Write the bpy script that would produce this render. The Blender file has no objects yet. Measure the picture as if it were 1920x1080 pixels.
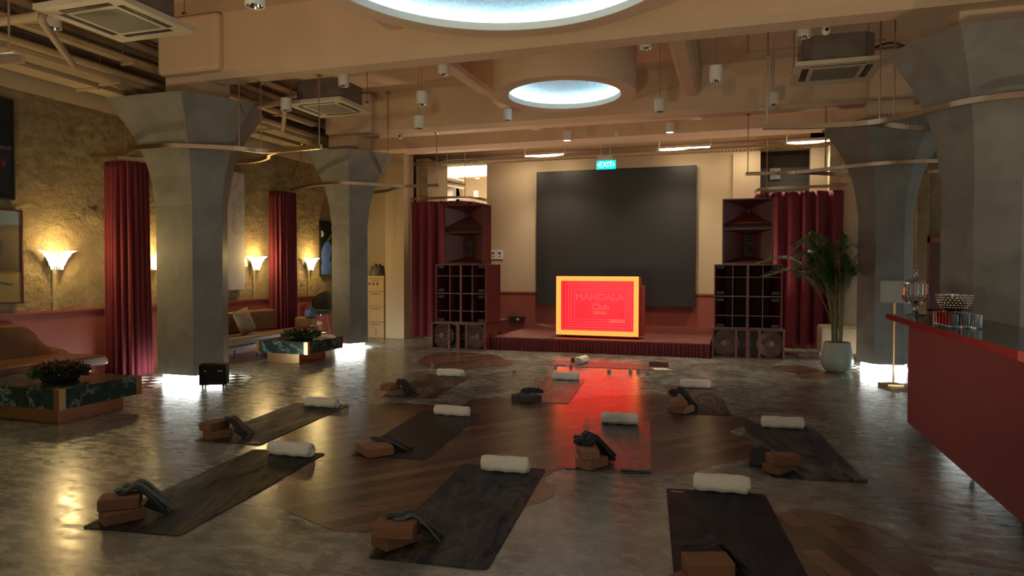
import bpy, bmesh, math, random
from mathutils import Vector, Matrix
R = math.radians
random.seed(7)
scn = bpy.context.scene
COL = scn.collection

# ------------------------------------------------------------------ camera, world, exposure
CAM_H = 1.56
yaw, pitch, roll = 0.3123, 0.0257, 0.0021
cd = bpy.data.cameras.new('camera'); cam = bpy.data.objects.new('camera', cd); COL.objects.link(cam)
cd.sensor_width = 36.0; cd.lens = 36.0 * 1290.0 / 1920.0; cd.clip_start = 0.05; cd.clip_end = 100
fw = Vector((-math.sin(yaw) * math.cos(pitch), math.cos(yaw) * math.cos(pitch), -math.sin(pitch)))
rt = Vector((math.cos(yaw), math.sin(yaw), 0)); up = rt.cross(fw)
rt, up = math.cos(roll) * rt + math.sin(roll) * up, math.cos(roll) * up - math.sin(roll) * rt
cam.matrix_world = Matrix(((rt.x, up.x, -fw.x, 0), (rt.y, up.y, -fw.y, 0), (rt.z, up.z, -fw.z, CAM_H), (0, 0, 0, 1)))
scn.camera = cam
scn.view_settings.view_transform = 'Standard'; scn.view_settings.look = 'None'
scn.view_settings.exposure = 0.12; scn.view_settings.gamma = 1.0
scn.view_settings.use_curve_mapping = False
W = bpy.data.worlds.new('world'); scn.world = W; W.use_nodes = True
bg = W.node_tree.nodes['Background']; bg.inputs[0].default_value = (0.93, 0.93, 0.84, 1); bg.inputs[1].default_value = 0.36
scn.cycles.max_bounces = 7; scn.cycles.diffuse_bounces = 4; scn.cycles.glossy_bounces = 3
scn.cycles.transmission_bounces = 6; scn.cycles.sample_clamp_indirect = 3.0
scn.cycles.caustics_reflective = False; scn.cycles.caustics_refractive = False

def lamp(name, kind, loc, power, color, size=0.1, size_y=None, rot=None, spot=None, blend=0.6):
    l = bpy.data.lights.new(name, kind); l.energy = power; l.color = color
    if kind == 'AREA':
        l.size = size
        if size_y: l.shape = 'RECTANGLE'; l.size_y = size_y
    elif kind == 'SPOT':
        l.spot_size = R(spot); l.spot_blend = blend; l.shadow_soft_size = size
    else: l.shadow_soft_size = size
    o = bpy.data.objects.new(name, l); COL.objects.link(o); o.location = loc
    if rot: o.rotation_euler = rot
    return o

WARM = (1.0, 0.76, 0.45); SCONCE = (1.0, 0.70, 0.27)
# unseen spots aimed down behind the viewer, added for warm ambient light
for x, y, p in ((-5.5, 0.8, 70), (-1.5, -0.5, 70), (2.5, 1.0, 50)):
    lamp('down_fill', 'SPOT', (x, y, 3.7), p, WARM, 0.06, spot=110)
# wall wash on the stage wall from the tube lamps and downlights
for x, p in ((-4.9, 7), (-3.9, 6), (-1.1, 6), (0.2, 7), (1.5, 7)):
    lamp('wall_wash_beam', 'AREA', (x, 15.70, 4.19), p, (1.0, 0.82, 0.58), 0.5, 0.06, (R(16), 0, 0))
# fill spots without fixtures, added behind the viewer to brighten the ceiling
for x, y, p in ((-5.0, 0.6, 330), (-1.0, 0.0, 370), (3.2, 0.2, 150)):
    lamp('ceiling_fill', 'SPOT', (x, y, 0.7), p, (1.0, 0.77, 0.46), 0.15, rot=(R(132), 0, 0), spot=120, blend=1.0)

# more added fill, hidden behind counter and speaker stacks, lifting the far ceiling
lamp('ceiling_fill', 'SPOT', (3.6, 6.3, 0.9), 50, (1.0, 0.70, 0.46), 0.12, rot=(R(172), 0, 0), spot=140, blend=1.0)
lamp('ceiling_fill', 'SPOT', (0.2, 14.35, 0.5), 170, (1.0, 0.70, 0.48), 0.12, rot=(R(190), 0, 0), spot=130, blend=1.0)
lamp('ceiling_fill', 'SPOT', (-5.1, 14.2, 0.75), 150, (1.0, 0.70, 0.48), 0.12, rot=(R(190), 0, 0), spot=130, blend=1.0)

# ------------------------------------------------------------------ node helpers
def mat(name, base=(0.5, 0.5, 0.5), rough=0.5, metal=0.0, emit=None, estr=0.0, spec=None, trans=0.0, ior=None, sheen=0.0, coat=0.0):
    m = bpy.data.materials.new(name); m.use_nodes = True
    p = m.node_tree.nodes['Principled BSDF']
    p.inputs['Base Color'].default_value = (*base, 1); p.inputs['Roughness'].default_value = rough
    p.inputs['Metallic'].default_value = metal
    if emit: p.inputs['Emission Color'].default_value = (*emit, 1); p.inputs['Emission Strength'].default_value = estr
    if spec is not None: p.inputs['Specular IOR Level'].default_value = spec
    if trans: p.inputs['Transmission Weight'].default_value = trans
    if ior: p.inputs['IOR'].default_value = ior
    if sheen: p.inputs['Sheen Weight'].default_value = sheen
    if coat: p.inputs['Coat Weight'].default_value = coat
    return m
class NT:
    def __init__(s, m): s.m = m; s.t = m.node_tree; s.n = s.t.nodes; s.p = s.n['Principled BSDF']
    def new(s, typ, **kw):
        n = s.n.new(typ)
        for k, v in kw.items():
            if k in n.inputs: n.inputs[k].default_value = v
            else: setattr(n, k, v)
        return n
    def link(s, a, b): s.t.links.new(a, b)
    def coord(s, scale=(1, 1, 1), rot=(0, 0, 0), space='Object'):
        tc = s.new('ShaderNodeTexCoord'); mp = s.new('ShaderNodeMapping')
        if space == 'World':
            g = s.new('ShaderNodeNewGeometry'); s.link(g.outputs['Position'], mp.inputs[0])
        else: s.link(tc.outputs[space], mp.inputs[0])
        mp.inputs['Scale'].default_value = scale; mp.inputs['Rotation'].default_value = rot
        return mp.outputs[0]
    def noise(s, v, scale, detail=4, rough=0.55, dist=0.0):
        n = s.new('ShaderNodeTexNoise'); n.inputs['Scale'].default_value = scale; n.inputs['Detail'].default_value = detail
        n.inputs['Roughness'].default_value = rough; n.inputs['Distortion'].default_value = dist; s.link(v, n.inputs['Vector'])
        return n.outputs['Fac']
    def ramp(s, f, stops):
        r = s.new('ShaderNodeValToRGB'); e = r.color_ramp.elements
        while len(e) < len(stops): e.new(0.5)
        for i, (p, c) in enumerate(stops):
            e[i].position = p; e[i].color = (*c, 1) if len(c) == 3 else c
        s.link(f, r.inputs[0]); return r.outputs[0]
    def bump(s, h, strength, dist=0.02):
        b = s.new('ShaderNodeBump'); b.inputs['Strength'].default_value = strength; b.inputs['Distance'].default_value = dist
        s.link(h, b.inputs['Height']); s.link(b.outputs[0], s.p.inputs['Normal']); return b
    def mix(s, f, a, b, mode='MIX'):
        x = s.new('ShaderNodeMix', data_type='RGBA', blend_type=mode)
        for i, v in ((0, f), (6, a), (7, b)):
            if hasattr(v, 'links'): s.link(v, x.inputs[i])
            else: x.inputs[i].default_value = v if i == 0 else (*v, 1)
        return x.outputs[2]
    def base(s, c): s.link(c, s.p.inputs['Base Color'])
def noisy(name, c1, c2, scale, rough, bump=0.0, bscale=None, detail=5, space='Object', stretch=(1, 1, 1), **kw):
    m = mat(name, c1, rough, **kw); t = NT(m); v = t.coord(stretch, space=space)
    f = t.noise(v, scale, detail); t.base(t.ramp(f, [(0.3, c1), (0.7, c2)]))
    if bump: t.bump(t.noise(v, bscale or scale * 4, 4), bump)
    return m

# ------------------------------------------------------------------ materials
M = {}
# polished concrete
m = M['concrete'] = mat('polished_concrete', (0.15, 0.14, 0.125), 0.25); t = NT(m); v = t.coord(space='World')
a = t.noise(v, 1.5, 12, 0.74, 0.5); b = t.noise(t.coord((0.7, 1.6, 1), (0, 0, R(14)), space='World'), 7.0, 10, 0.72, 0.5)
c1 = t.ramp(a, [(0.36, (0.095, 0.107, 0.102)), (0.5, (0.19, 0.207, 0.195)), (0.66, (0.325, 0.345, 0.33))])
c2 = t.ramp(b, [(0.30, (0.80, 0.80, 0.80)), (0.70, (1.15, 1.15, 1.15))])
t.base(t.mix(1.0, c1, c2, 'MULTIPLY'))
r_ = t.new('ShaderNodeMapRange'); t.link(b, r_.inputs[0]); r_.inputs[1].default_value = 0.36; r_.inputs[2].default_value = 0.64; r_.inputs[3].default_value = 0.13; r_.inputs[4].default_value = 0.38
t.link(r_.outputs[0], t.p.inputs['Roughness']); t.p.inputs['Specular IOR Level'].default_value = 1.0
vb = t.coord((0.8, 1.7, 1), (0, 0, R(10)), space='World')
nb = t.noise(vb, 7.0, 5, 0.55, 0.2)
t.bump(nb, 0.11, 0.012)
# wood inlay planks
def planks(name, deg):
    m = mat(name, (0.1, 0.05, 0.03), 0.26, spec=0.55); t = NT(m); rot = (0, 0, R(-deg)); v = t.coord((1, 1, 1), rot, space='World')
    br = t.new('ShaderNodeTexBrick'); t.link(v, br.inputs['Vector']); br.inputs['Scale'].default_value = 1.0
    br.inputs['Brick Width'].default_value = 0.92; br.inputs['Row Height'].default_value = 0.125; br.inputs['Mortar Size'].default_value = 0.004; br.inputs['Mortar Smooth'].default_value = 0.3
    br.offset = 0.37; br.inputs['Color1'].default_value = (0.055, 0.030, 0.022, 1); br.inputs['Color2'].default_value = (0.19, 0.112, 0.08, 1)
    br.inputs['Mortar'].default_value = (0.012, 0.006, 0.004, 1)
    g = t.noise(t.coord((2.2, 28, 1), rot, space='World'), 1.6, 7, 0.62, 0.7)
    t.base(t.mix(1.0, br.outputs['Color'], t.ramp(g, [(0.3, (0.62, 0.6, 0.58)), (0.7, (1.3, 1.25, 1.2))]), 'MULTIPLY'))
    t.bump(g, 0.10, 0.006); return m
M['inlay'] = planks('wood_planks', 52); M['inlay2'] = planks('wood_planks_crosswise', -68)
# plaster and paint
M['cream'] = noisy('cream_paint', (0.50, 0.39, 0.25), (0.56, 0.44, 0.29), 1.2, 0.75, 0.05, 30, space='World')
M['ceiling'] = noisy('ceiling_cream_paint', (0.60, 0.44, 0.31), (0.66, 0.49, 0.35), 1.5, 0.7, 0.06, 20, space='World')
m = M['rough_plaster'] = mat('rough_gold_plaster', (0.3, 0.2, 0.09), 0.62); t = NT(m); v = t.coord(space='World')
n1 = t.noise(v, 3.0, 8, 0.65, 0.5); n2 = t.noise(v, 10, 8, 0.68, 0.9)
t.base(t.ramp(n1, [(0.3, (0.24, 0.17, 0.085)), (0.6, (0.38, 0.28, 0.145)), (0.8, (0.46, 0.35, 0.20))]))
ad = t.new('ShaderNodeMath', operation='ADD'); t.link(n1, ad.inputs[0]); t.link(n2, ad.inputs[1]); t.bump(ad.outputs[0], 0.9, 0.075)
M['chase'] = noisy('smooth_chase_plaster', (0.27, 0.205, 0.115), (0.33, 0.25, 0.14), 9, 0.7, space='World')
M['dado'] = noisy('red_dado_paint', (0.27, 0.065, 0.05), (0.32, 0.085, 0.062), 1.5, 0.6, 0.05, 20, space='World')
m = M['microcement'] = mat('grey_microcement', (0.16, 0.16, 0.15), 0.5); t = NT(m); v = t.coord(space='World')
n1 = t.noise(v, 2.2, 7, 0.6, 0.8); t.base(t.ramp(n1, [(0.3, (0.130, 0.125, 0.112)), (0.7, (0.21, 0.203, 0.185))])); t.bump(t.noise(v, 9, 6), 0.06)
# ring disc plaster
m = M['disc'] = mat('pale_blue_textured_plaster', (0.5, 0.7, 0.8), 0.8); t = NT(m); v = t.coord(space='World')
n1 = t.noise(v, 2.2, 4, 0.6, 0.5); n2 = t.noise(v, 14, 6, 0.75, 2.5)
t.base(t.mix(0.5, t.ramp(n1, [(0.3, (0.40, 0.68, 0.85)), (0.55, (0.60, 0.76, 0.92)), (0.75, (0.78, 0.80, 0.95))]), t.ramp(n2, [(0.38, (0.22, 0.50, 0.75)), (0.55, (0.88, 0.92, 0.98))])))
t.bump(n2, 0.9, 0.03)
def velvet(name, c1, c2):
    m = mat(name, c1, 0.85, sheen=0.35); t = NT(m); v = t.coord((8, 8, 0.6)); t.base(t.ramp(t.noise(v, 2, 4), [(0.3, c1), (0.7, c2)]))
    t.p.inputs['Sheen Tint'].default_value = (1, 0.3, 0.35, 1); return m
M['curtain'] = velvet('burgundy_velvet', (0.10, 0.007, 0.015), (0.16, 0.012, 0.025))
M['skirt'] = velvet('dark_red_stage_skirt', (0.09, 0.006, 0.01), (0.13, 0.01, 0.015))
M['stage'] = noisy('red_stage_carpet', (0.10, 0.017, 0.013), (0.14, 0.026, 0.018), 6, 0.55, 0.1, 60)
M['edge_black'] = mat('black_edging', (0.02, 0.02, 0.02), 0.4)
M['brass'] = noisy('brushed_brass', (0.55, 0.36, 0.16), (0.66, 0.45, 0.22), 12, 0.28, metal=1.0, stretch=(1, 1, 8))
M['bronze'] = noisy('bronze_rail', (0.50, 0.34, 0.22), (0.60, 0.42, 0.28), 6, 0.3, metal=1.0)
M['copper'] = noisy('polished_copper', (0.62, 0.28, 0.15), (0.70, 0.34, 0.2), 3, 0.22, metal=1.0)
M['screen'] = mat('black_led_screen', (0.017, 0.016, 0.016), 0.5, spec=0.55)
M['spk'] = noisy('oxblood_speaker_wood', (0.065, 0.010, 0.011), (0.09, 0.014, 0.015), 5, 0.33, 0.03, 30)
M['spk_in'] = mat('dark_oxblood_interior', (0.035, 0.006, 0.006), 0.6, spec=0.2)
M['spk_edge'] = noisy('worn_oxblood_edge', (0.13, 0.035, 0.033), (0.20, 0.06, 0.055), 9, 0.45)
M['black'] = mat('matt_black', (0.012, 0.012, 0.013), 0.5)
M['blackgloss'] = mat('gloss_black', (0.01, 0.01, 0.012), 0.2)
M['cone'] = mat('blue_black_driver', (0.01, 0.02, 0.03), 0.35)
M['mesh'] = mat('smoked_grille', (0.15, 0.09, 0.08), 0.4)
M['white'] = mat('white_enamel', (0.62, 0.60, 0.56), 0.4)
M['acpanel'] = mat('off_white_plastic', (0.55, 0.48, 0.37), 0.45)
M['acgrille'] = noisy('grey_air_filter_grille', (0.16, 0.15, 0.12), (0.2, 0.185, 0.15), 40, 0.6)
M['acbody'] = noisy('grey_foil_insulated_casing', (0.14, 0.11, 0.095), (0.20, 0.16, 0.14), 6, 0.45, 0.15, 20, metal=0.3)
M['chrome'] = mat('chrome_reflector', (0.75, 0.75, 0.75), 0.12, 1.0)
M['steel'] = mat('brushed_steel', (0.45, 0.43, 0.4), 0.3, 1.0)
M['pipe'] = noisy('cream_painted_pipe', (0.42, 0.31, 0.19), (0.50, 0.37, 0.23), 3, 0.55)
M['pipe_pink'] = noisy('pinkish_grey_insulation', (0.30, 0.20, 0.14), (0.38, 0.26, 0.19), 4, 0.6)
M['pipe_dark'] = mat('dark_cable_bundle', (0.05, 0.038, 0.03), 0.6)
m = M['tray'] = mat('perforated_tray', (0.5, 0.4, 0.26), 0.5); t = NT(m); v = t.coord((28, 28, 28), space='World')
vo = t.new('ShaderNodeTexVoronoi'); vo.inputs['Randomness'].default_value = 0.0; vo.inputs['Scale'].default_value = 1; t.link(v, vo.inputs['Vector'])
t.base(t.ramp(vo.outputs['Distance'], [(0.26, (0.05, 0.04, 0.03)), (0.34, (0.50, 0.40, 0.27))]))
M['led'] = mat('white_led_strip', (1, 1, 1), 0.5, emit=(0.96, 1.0, 0.95), estr=45.0)
M['cove'] = mat('cool_led_cove', (1, 1, 1), 0.5, emit=(0.55, 0.86, 1.0), estr=34.0)
M['tube'] = mat('lit_tube_glass', (1, 1, 1), 0.5, emit=(1.0, 0.86, 0.62), estr=12.0)
M['lampglow'] = mat('lit_lamp_lens', (1, 1, 1), 0.5, emit=(1.0, 0.85, 0.6), estr=12.0)
M['crystal'] = mat('lit_crystal', (1.0, 0.97, 0.9), 0.15, emit=(1.0, 0.82, 0.50), estr=1.9)
M['neon_frame'] = mat('orange_light_frame', (1, 0.5, 0.2), 0.5, emit=(3.0, 0.38, 0.05), estr=1.0)
m = M['neon_back'] = mat('red_mirror_back', (0.6, 0.02, 0.04), 0.3, emit=(1.75, 0.012, 0.033), estr=1.0)
t = NT(m); v = t.coord(); n = t.noise(v, 2.0, 3); rr = t.new('ShaderNodeMapRange'); t.link(n, rr.inputs[0]); rr.inputs[1].default_value = .3; rr.inputs[2].default_value = .7; rr.inputs[3].default_value = 0.6; rr.inputs[4].default_value = 0.95
t.link(rr.outputs[0], t.p.inputs['Emission Strength'])
M['neon_line'] = mat('pink_led_line', (1, 0.2, 0.25), 0.5, emit=(3.0, 0.14, 0.17), estr=1.0)
M['neon_text'] = mat('red_neon_tube', (1, 0.1, 0.12), 0.5, emit=(4.0, 0.10, 0.13), estr=1.0)
M['sign_side'] = mat('red_lacquer_box', (0.35, 0.03, 0.02), 0.35)
M['exit'] = mat('green_exit_panel', (0.0, 0.5, 0.45), 0.4, emit=(0.0, 0.75, 0.68), estr=1.1)
M['exit_text'] = mat('white_exit_letters', (1, 1, 1), 0.4, emit=(0.7, 1.0, 1.0), estr=1.6)
m = M['marble_green'] = mat('green_marble', (0.02, 0.04, 0.035), 0.16); t = NT(m); v = t.coord(space='World')
w = t.new('ShaderNodeTexWave'); w.inputs['Scale'].default_value = 1.1; w.inputs['Distortion'].default_value = 26; w.inputs['Detail'].default_value = 8; w.inputs['Detail Roughness'].default_value = 0.7; t.link(v, w.inputs['Vector'])
t.base(t.ramp(w.outputs['Fac'], [(0.0, (0.012, 0.026, 0.024)), (0.955, (0.028, 0.055, 0.048)), (0.998, (0.20, 0.28, 0.24))]))
M['leather_brown'] = noisy('brown_leather', (0.10, 0.042, 0.018), (0.145, 0.062, 0.028), 5, 0.28, 0.12, 60)
M['leather_tan'] = noisy('tan_leather', (0.17, 0.095, 0.05), (0.22, 0.13, 0.07), 5, 0.38, 0.12, 60)
M['cushion'] = noisy('olive_cushion_cloth', (0.20, 0.15, 0.085), (0.25, 0.19, 0.11), 12, 0.8, 0.2, 90)
M['leaf_dark'] = noisy('dark_foliage', (0.012, 0.03, 0.01), (0.025, 0.055, 0.018), 10, 0.5)
M['berry'] = mat('deep_red_berries', (0.16, 0.015, 0.012), 0.35)
M['towel'] = noisy('white_terry', (0.80, 0.79, 0.72), (0.88, 0.87, 0.80), 8, 0.95, 0.5, 160)
M['cork'] = noisy('cork', (0.20, 0.095, 0.045), (0.27, 0.135, 0.07), 90, 0.85, 0.25, 160)
M['cork_dark'] = noisy('dark_cork', (0.15, 0.065, 0.032), (0.2, 0.09, 0.045), 90, 0.85, 0.25, 160)
M['foam_grey'] = noisy('grey_foam', (0.045, 0.043, 0.045), (0.06, 0.058, 0.06), 60, 0.8, 0.1, 120)
M['strap_dark'] = noisy('dark_cotton_strap', (0.010, 0.011, 0.014), (0.02, 0.022, 0.026), 40, 0.8, 0.3, 120)
M['strap_teal'] = noisy('teal_cotton_strap', (0.035, 0.075, 0.075), (0.09, 0.13, 0.12), 20, 0.8, 0.3, 120)
M['strap_purple'] = noisy('purple_brown_strap', (0.055, 0.04, 0.05), (0.09, 0.06, 0.065), 20, 0.8, 0.3, 120)
def matmat(name, dark, streaks, seed, amt=0.5, rough=0.58, spec=0.16, crackle=0.0):
    m = mat(name, dark, rough, spec=spec); t = NT(m); v0 = t.coord((1.7, 0.45, 1), (0, 0, R(14)))
    mp = t.new('ShaderNodeVectorMath', operation='ADD'); t.link(v0, mp.inputs[0]); mp.inputs[1].default_value = (seed * 3.7, seed * 1.9, 0)
    f = t.noise(mp.outputs[0], 1.5, 6, 0.6, 1.6); f2 = t.noise(mp.outputs[0], 2.6, 8, 0.7, 1.2)
    c = t.ramp(f, [(0.44, dark), (0.53, tuple(dark[i] * .5 + streaks[0][i] * .5 for i in range(3))), (0.575, streaks[0]), (0.61, dark)])
    c2 = t.ramp(f2, [(0.42, tuple(x * .6 for x in dark)), (0.55, streaks[1]), (0.59, dark)])
    t.base(t.mix(amt, c, c2)); rr = t.new('ShaderNodeMapRange'); t.link(f2, rr.inputs[0]); rr.inputs[1].default_value = .35; rr.inputs[2].default_value = .65; rr.inputs[3].default_value = rough - .12; rr.inputs[4].default_value = rough + .14
    t.link(rr.outputs[0], t.p.inputs['Roughness'])
    nz = t.noise(t.coord((1, 1, 1)), 14 if crackle else 40, 8, 0.75, 1.8 if crackle else 0.3); t.bump(nz, 0.12 + crackle, 0.008); return m
DK = (0.014, 0.012, 0.014)
M['mat1'] = matmat('charcoal_gold_marbled_mat', (0.008, 0.0075, 0.0075), [(0.11, 0.085, 0.032), (0.05, 0.044, 0.036)], 1, .4)
M['mat2'] = matmat('grey_olive_marbled_mat', (0.010, 0.010, 0.012), [(0.10, 0.085, 0.04), (0.065, 0.062, 0.07)], 2)
M['mat3'] = matmat('plum_black_mottled_mat', (0.010, 0.008, 0.010), [(0.03, 0.024, 0.028), (0.024, 0.02, 0.022)], 3, crackle=0.25)
M['mat4'] = matmat('charcoal_brown_marbled_mat', (0.008, 0.008, 0.008), [(0.12, 0.09, 0.07), (0.08, 0.065, 0.055)], 4, .4)
M['mat5'] = mat('plain_black_mat', (0.016, 0.012, 0.013), 0.5, spec=0.25)
M['mat6'] = matmat('black_crackled_mat', (0.016, 0.013, 0.016), [(0.05, 0.03, 0.035), (0.045, 0.03, 0.035)], 6, rough=0.26, spec=1.0, crackle=0.8)
M['mat7'] = matmat('slate_cream_marbled_mat', (0.012, 0.010, 0.014), [(0.20, 0.17, 0.13), (0.06, 0.06, 0.075)], 7, .4)
M['mat8'] = matmat('plum_pink_marbled_mat', (0.022, 0.014, 0.018), [(0.22, 0.12, 0.10), (0.035, 0.025, 0.03)], 8, 0.35)
M['mat9'] = matmat('plum_swirled_mat', (0.03, 0.014, 0.018), [(0.22, 0.12, 0.12), (0.06, 0.03, 0.035)], 9, 0.4, 0.33, spec=0.6, crackle=0.3)
M['mat10'] = matmat('brown_cream_marbled_mat', (0.03, 0.022, 0.02), [(0.26, 0.17, 0.12), (0.05, 0.035, 0.03)], 10, 0.3)
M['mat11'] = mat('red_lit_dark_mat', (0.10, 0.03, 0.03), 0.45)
M['counter_red'] = noisy('red_lacquer_panel', (0.165, 0.018, 0.021), (0.19, 0.022, 0.026), 1.5, 0.45)
M['counter_top'] = noisy('dark_polished_top', (0.04, 0.035, 0.028), (0.06, 0.052, 0.042), 3, 0.18)
M['counter_edge'] = mat('gloss_red_edge', (0.30, 0.018, 0.024), 0.25)
M['glass'] = mat('clear_glass', (1, 1, 1), 0.02, trans=1.0, ior=1.45)
M['candle_glass'] = mat('pale_candle_glass', (0.6, 0.6, 0.6), 0.15, trans=0.55, ior=1.2)
M['silver'] = mat('dark_silver', (0.55, 0.5, 0.42), 0.15, 1.0)
M['pot'] = noisy('sage_grey_glaze', (0.22, 0.25, 0.21), (0.27, 0.30, 0.26), 4, 0.45)
M['soil'] = noisy('soil', (0.03, 0.02, 0.012), (0.05, 0.035, 0.02), 40, 0.95)
M['palm'] = noisy('palm_green', (0.045, 0.10, 0.022), (0.10, 0.18, 0.04), 6, 0.4)
M['palm_stem'] = noisy('palm_stem', (0.13, 0.13, 0.045), (0.2, 0.17, 0.07), 6, 0.5)
M['carton'] = noisy('brown_carton', (0.42, 0.29, 0.14), (0.48, 0.34, 0.17), 3, 0.8)
M['tape'] = mat('brown_tape', (0.28, 0.18, 0.09), 0.5)
M['ink'] = mat('dark_ink', (0.05, 0.035, 0.02), 0.7)
M['canvas'] = None
m = M['canvas'] = mat('pale_marbled_canvas', (0.5, 0.47, 0.46), 0.7); t = NT(m); v = t.coord(space='World')
f = t.noise(v, 1.1, 6, 0.55, 1.5); t.base(t.ramp(f, [(0.40, (0.50, 0.46, 0.45)), (0.47, (0.42, 0.38, 0.38)), (0.482, (0.34, 0.31, 0.31)), (0.50, (0.52, 0.48, 0.47)), (0.7, (0.46, 0.42, 0.42))]))

# ------------------------------------------------------------------ mesh helpers
def BM(): return bmesh.new()
def box(bm, x0, x1, y0, y1, z0, z1, mi=0, mtx=None):
    vs = [bm.verts.new((x, y, z)) for z in (z0, z1) for x, y in ((x0, y0), (x1, y0), (x1, y1), (x0, y1))]
    fs = [bm.faces.new([vs[i] for i in q]) for q in ((3, 2, 1, 0), (4, 5, 6, 7), (0, 1, 5, 4), (1, 2, 6, 5), (2, 3, 7, 6), (3, 0, 4, 7))]
    for f in fs: f.material_index = mi
    if mtx:
        for v in vs: v.co = mtx @ v.co
    return vs
def prism(bm, poly, z0, z1, mi=0):
    a = [bm.verts.new((x, y, z0)) for x, y in poly]; b = [bm.verts.new((x, y, z1)) for x, y in poly]; n = len(poly)
    fs = [bm.faces.new(a[::-1]), bm.faces.new(b)] + [bm.faces.new((a[i], a[(i + 1) % n], b[(i + 1) % n], b[i])) for i in range(n)]
    for f in fs: f.material_index = mi
def extr(bm, prof, axis, a0, a1, mi=0):
    """extrude a closed 2-D profile along axis x or y; prof holds (other horizontal, z)"""
    f = (lambda a, p: (a, p[0], p[1])) if axis == 'x' else (lambda a, p: (p[0], a, p[1]))
    A = [bm.verts.new(f(a0, p)) for p in prof]; B = [bm.verts.new(f(a1, p)) for p in prof]; n = len(prof)
    fs = [bm.faces.new(A), bm.faces.new(B[::-1])] + [bm.faces.new((A[i], B[i], B[(i + 1) % n], A[(i + 1) % n])) for i in range(n)]
    for g in fs: g.material_index = mi
def lathe(bm, prof, seg=24, cx=0, cy=0, mi=0, caps=True):
    rings = []
    for r, z in prof:
        rings.append([bm.verts.new((cx + r * math.cos(2 * math.pi * i / seg), cy + r * math.sin(2 * math.pi * i / seg), z)) for i in range(seg)])
    for a, b in zip(rings, rings[1:]):
        for i in range(seg):
            f = bm.faces.new((a[i], a[(i + 1) % seg], b[(i + 1) % seg], b[i])); f.material_index = mi; f.smooth = True
    if caps:
        for ring in (rings[0][::-1], rings[-1]):
            if (ring[0].co - ring[seg // 2].co).length > 1e-5: bm.faces.new(ring).material_index = mi
    return rings
def tube(bm, pts, r, seg=8, mi=0, caps=True, smooth=True, flat=None):
    """tube along pts; r a number or list; flat=(half width, half height) gives a flat bar, width kept level"""
    pts = [Vector(p) for p in pts]; n = len(pts); rings = []; nrm = None
    for i, p in enumerate(pts):
        d = (pts[min(i + 1, n - 1)] - pts[max(i - 1, 0)]).normalized()
        if flat: u = d.cross(Vector((0, 0, 1))); u = u.normalized() if u.length > 1e-4 else Vector((1, 0, 0))
        else:
            if nrm is None: nrm = d.orthogonal().normalized()
            nrm = (nrm - d * nrm.dot(d)).normalized(); u = nrm
        w = u.cross(d).normalized(); rr = r[i] if isinstance(r, (list, tuple)) else r
        if flat: rings.append([bm.verts.new(p + u * sx * flat[0] + w * sy * flat[1]) for sx, sy in ((1, 1), (-1, 1), (-1, -1), (1, -1))])
        else: rings.append([bm.verts.new(p + u * rr * math.cos(2 * math.pi * k / seg) + w * rr * math.sin(2 * math.pi * k / seg)) for k in range(seg)])
    s = len(rings[0])
    for a, b in zip(rings, rings[1:]):
        for k in range(s):
            f = bm.faces.new((a[k], a[(k + 1) % s], b[(k + 1) % s], b[k])); f.material_index = mi; f.smooth = smooth and not flat
    if caps:
        bm.faces.new(rings[0][::-1]).material_index = mi; bm.faces.new(rings[-1]).material_index = mi
def spline(pts, sub=6, closed=False):
    P = [Vector(p) for p in pts]; n = len(P); out = []
    rng = range(n) if closed else range(n - 1)
    for i in rng:
        g = (lambda j: P[j % n]) if closed else (lambda j: P[max(0, min(n - 1, j))])
        a, b, c, d = g(i - 1), g(i), g(i + 1), g(i + 2)
        for k in range(sub):
            s = k / sub
            out.append(0.5 * ((2 * b) + (c - a) * s + (2 * a - 5 * b + 4 * c - d) * s * s + (3 * b - a - 3 * c + d) * s ** 3))
    if not closed: out.append(P[-1])
    return out
def obj(name, bm, mats, parent=None, bevel=0.0, bseg=2, smooth=False, world=False, subsurf=0):
    if world and parent is not None:
        inv = Matrix.Rotation(-parent.rotation_euler.z, 4, 'Z') @ Matrix.Translation(-parent.location)
        bm.transform(inv)
    bmesh.ops.recalc_face_normals(bm, faces=bm.faces[:])
    me = bpy.data.meshes.new(name); bm.to_mesh(me); bm.free()
    if any(p.use_smooth for p in me.polygons): me.set_sharp_from_angle(angle=R(38))
    for mm in (mats if isinstance(mats, (list, tuple)) else [mats]): me.materials.append(mm)
    if smooth:
        for p in me.polygons: p.use_smooth = True
    o = bpy.data.objects.new(name, me); COL.objects.link(o)
    if parent is not None: o.parent = parent
    if bevel:
        b = o.modifiers.new('bevel', 'BEVEL'); b.width = bevel; b.segments = bseg; b.limit_method = 'ANGLE'; b.angle_limit = R(40)
    if subsurf:
        s = o.modifiers.new('sub', 'SUBSURF'); s.levels = subsurf; s.render_levels = subsurf
    return o
def tag(o, label=None, cat=None, group=None, kind=None):
    if label: o['label'] = label
    if cat: o['category'] = cat
    if group: o['group'] = group
    if kind: o['kind'] = kind
    return o
def thing(name, label, cat, loc=(0, 0, 0), rotz=0.0, group=None):
    o = bpy.data.objects.new(name, None); COL.objects.link(o); o.location = loc; o.rotation_euler = (0, 0, rotz); o.empty_display_size = 0.1
    return tag(o, label, cat, group)
def struct(name, bm, mats, label, cat, parent=None, **kw):
    o = obj(name, bm, mats, parent, **kw); tag(o, label, cat, kind='structure'); return o
def kids(o): return [c for c in COL.objects if c.parent == o]
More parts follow.
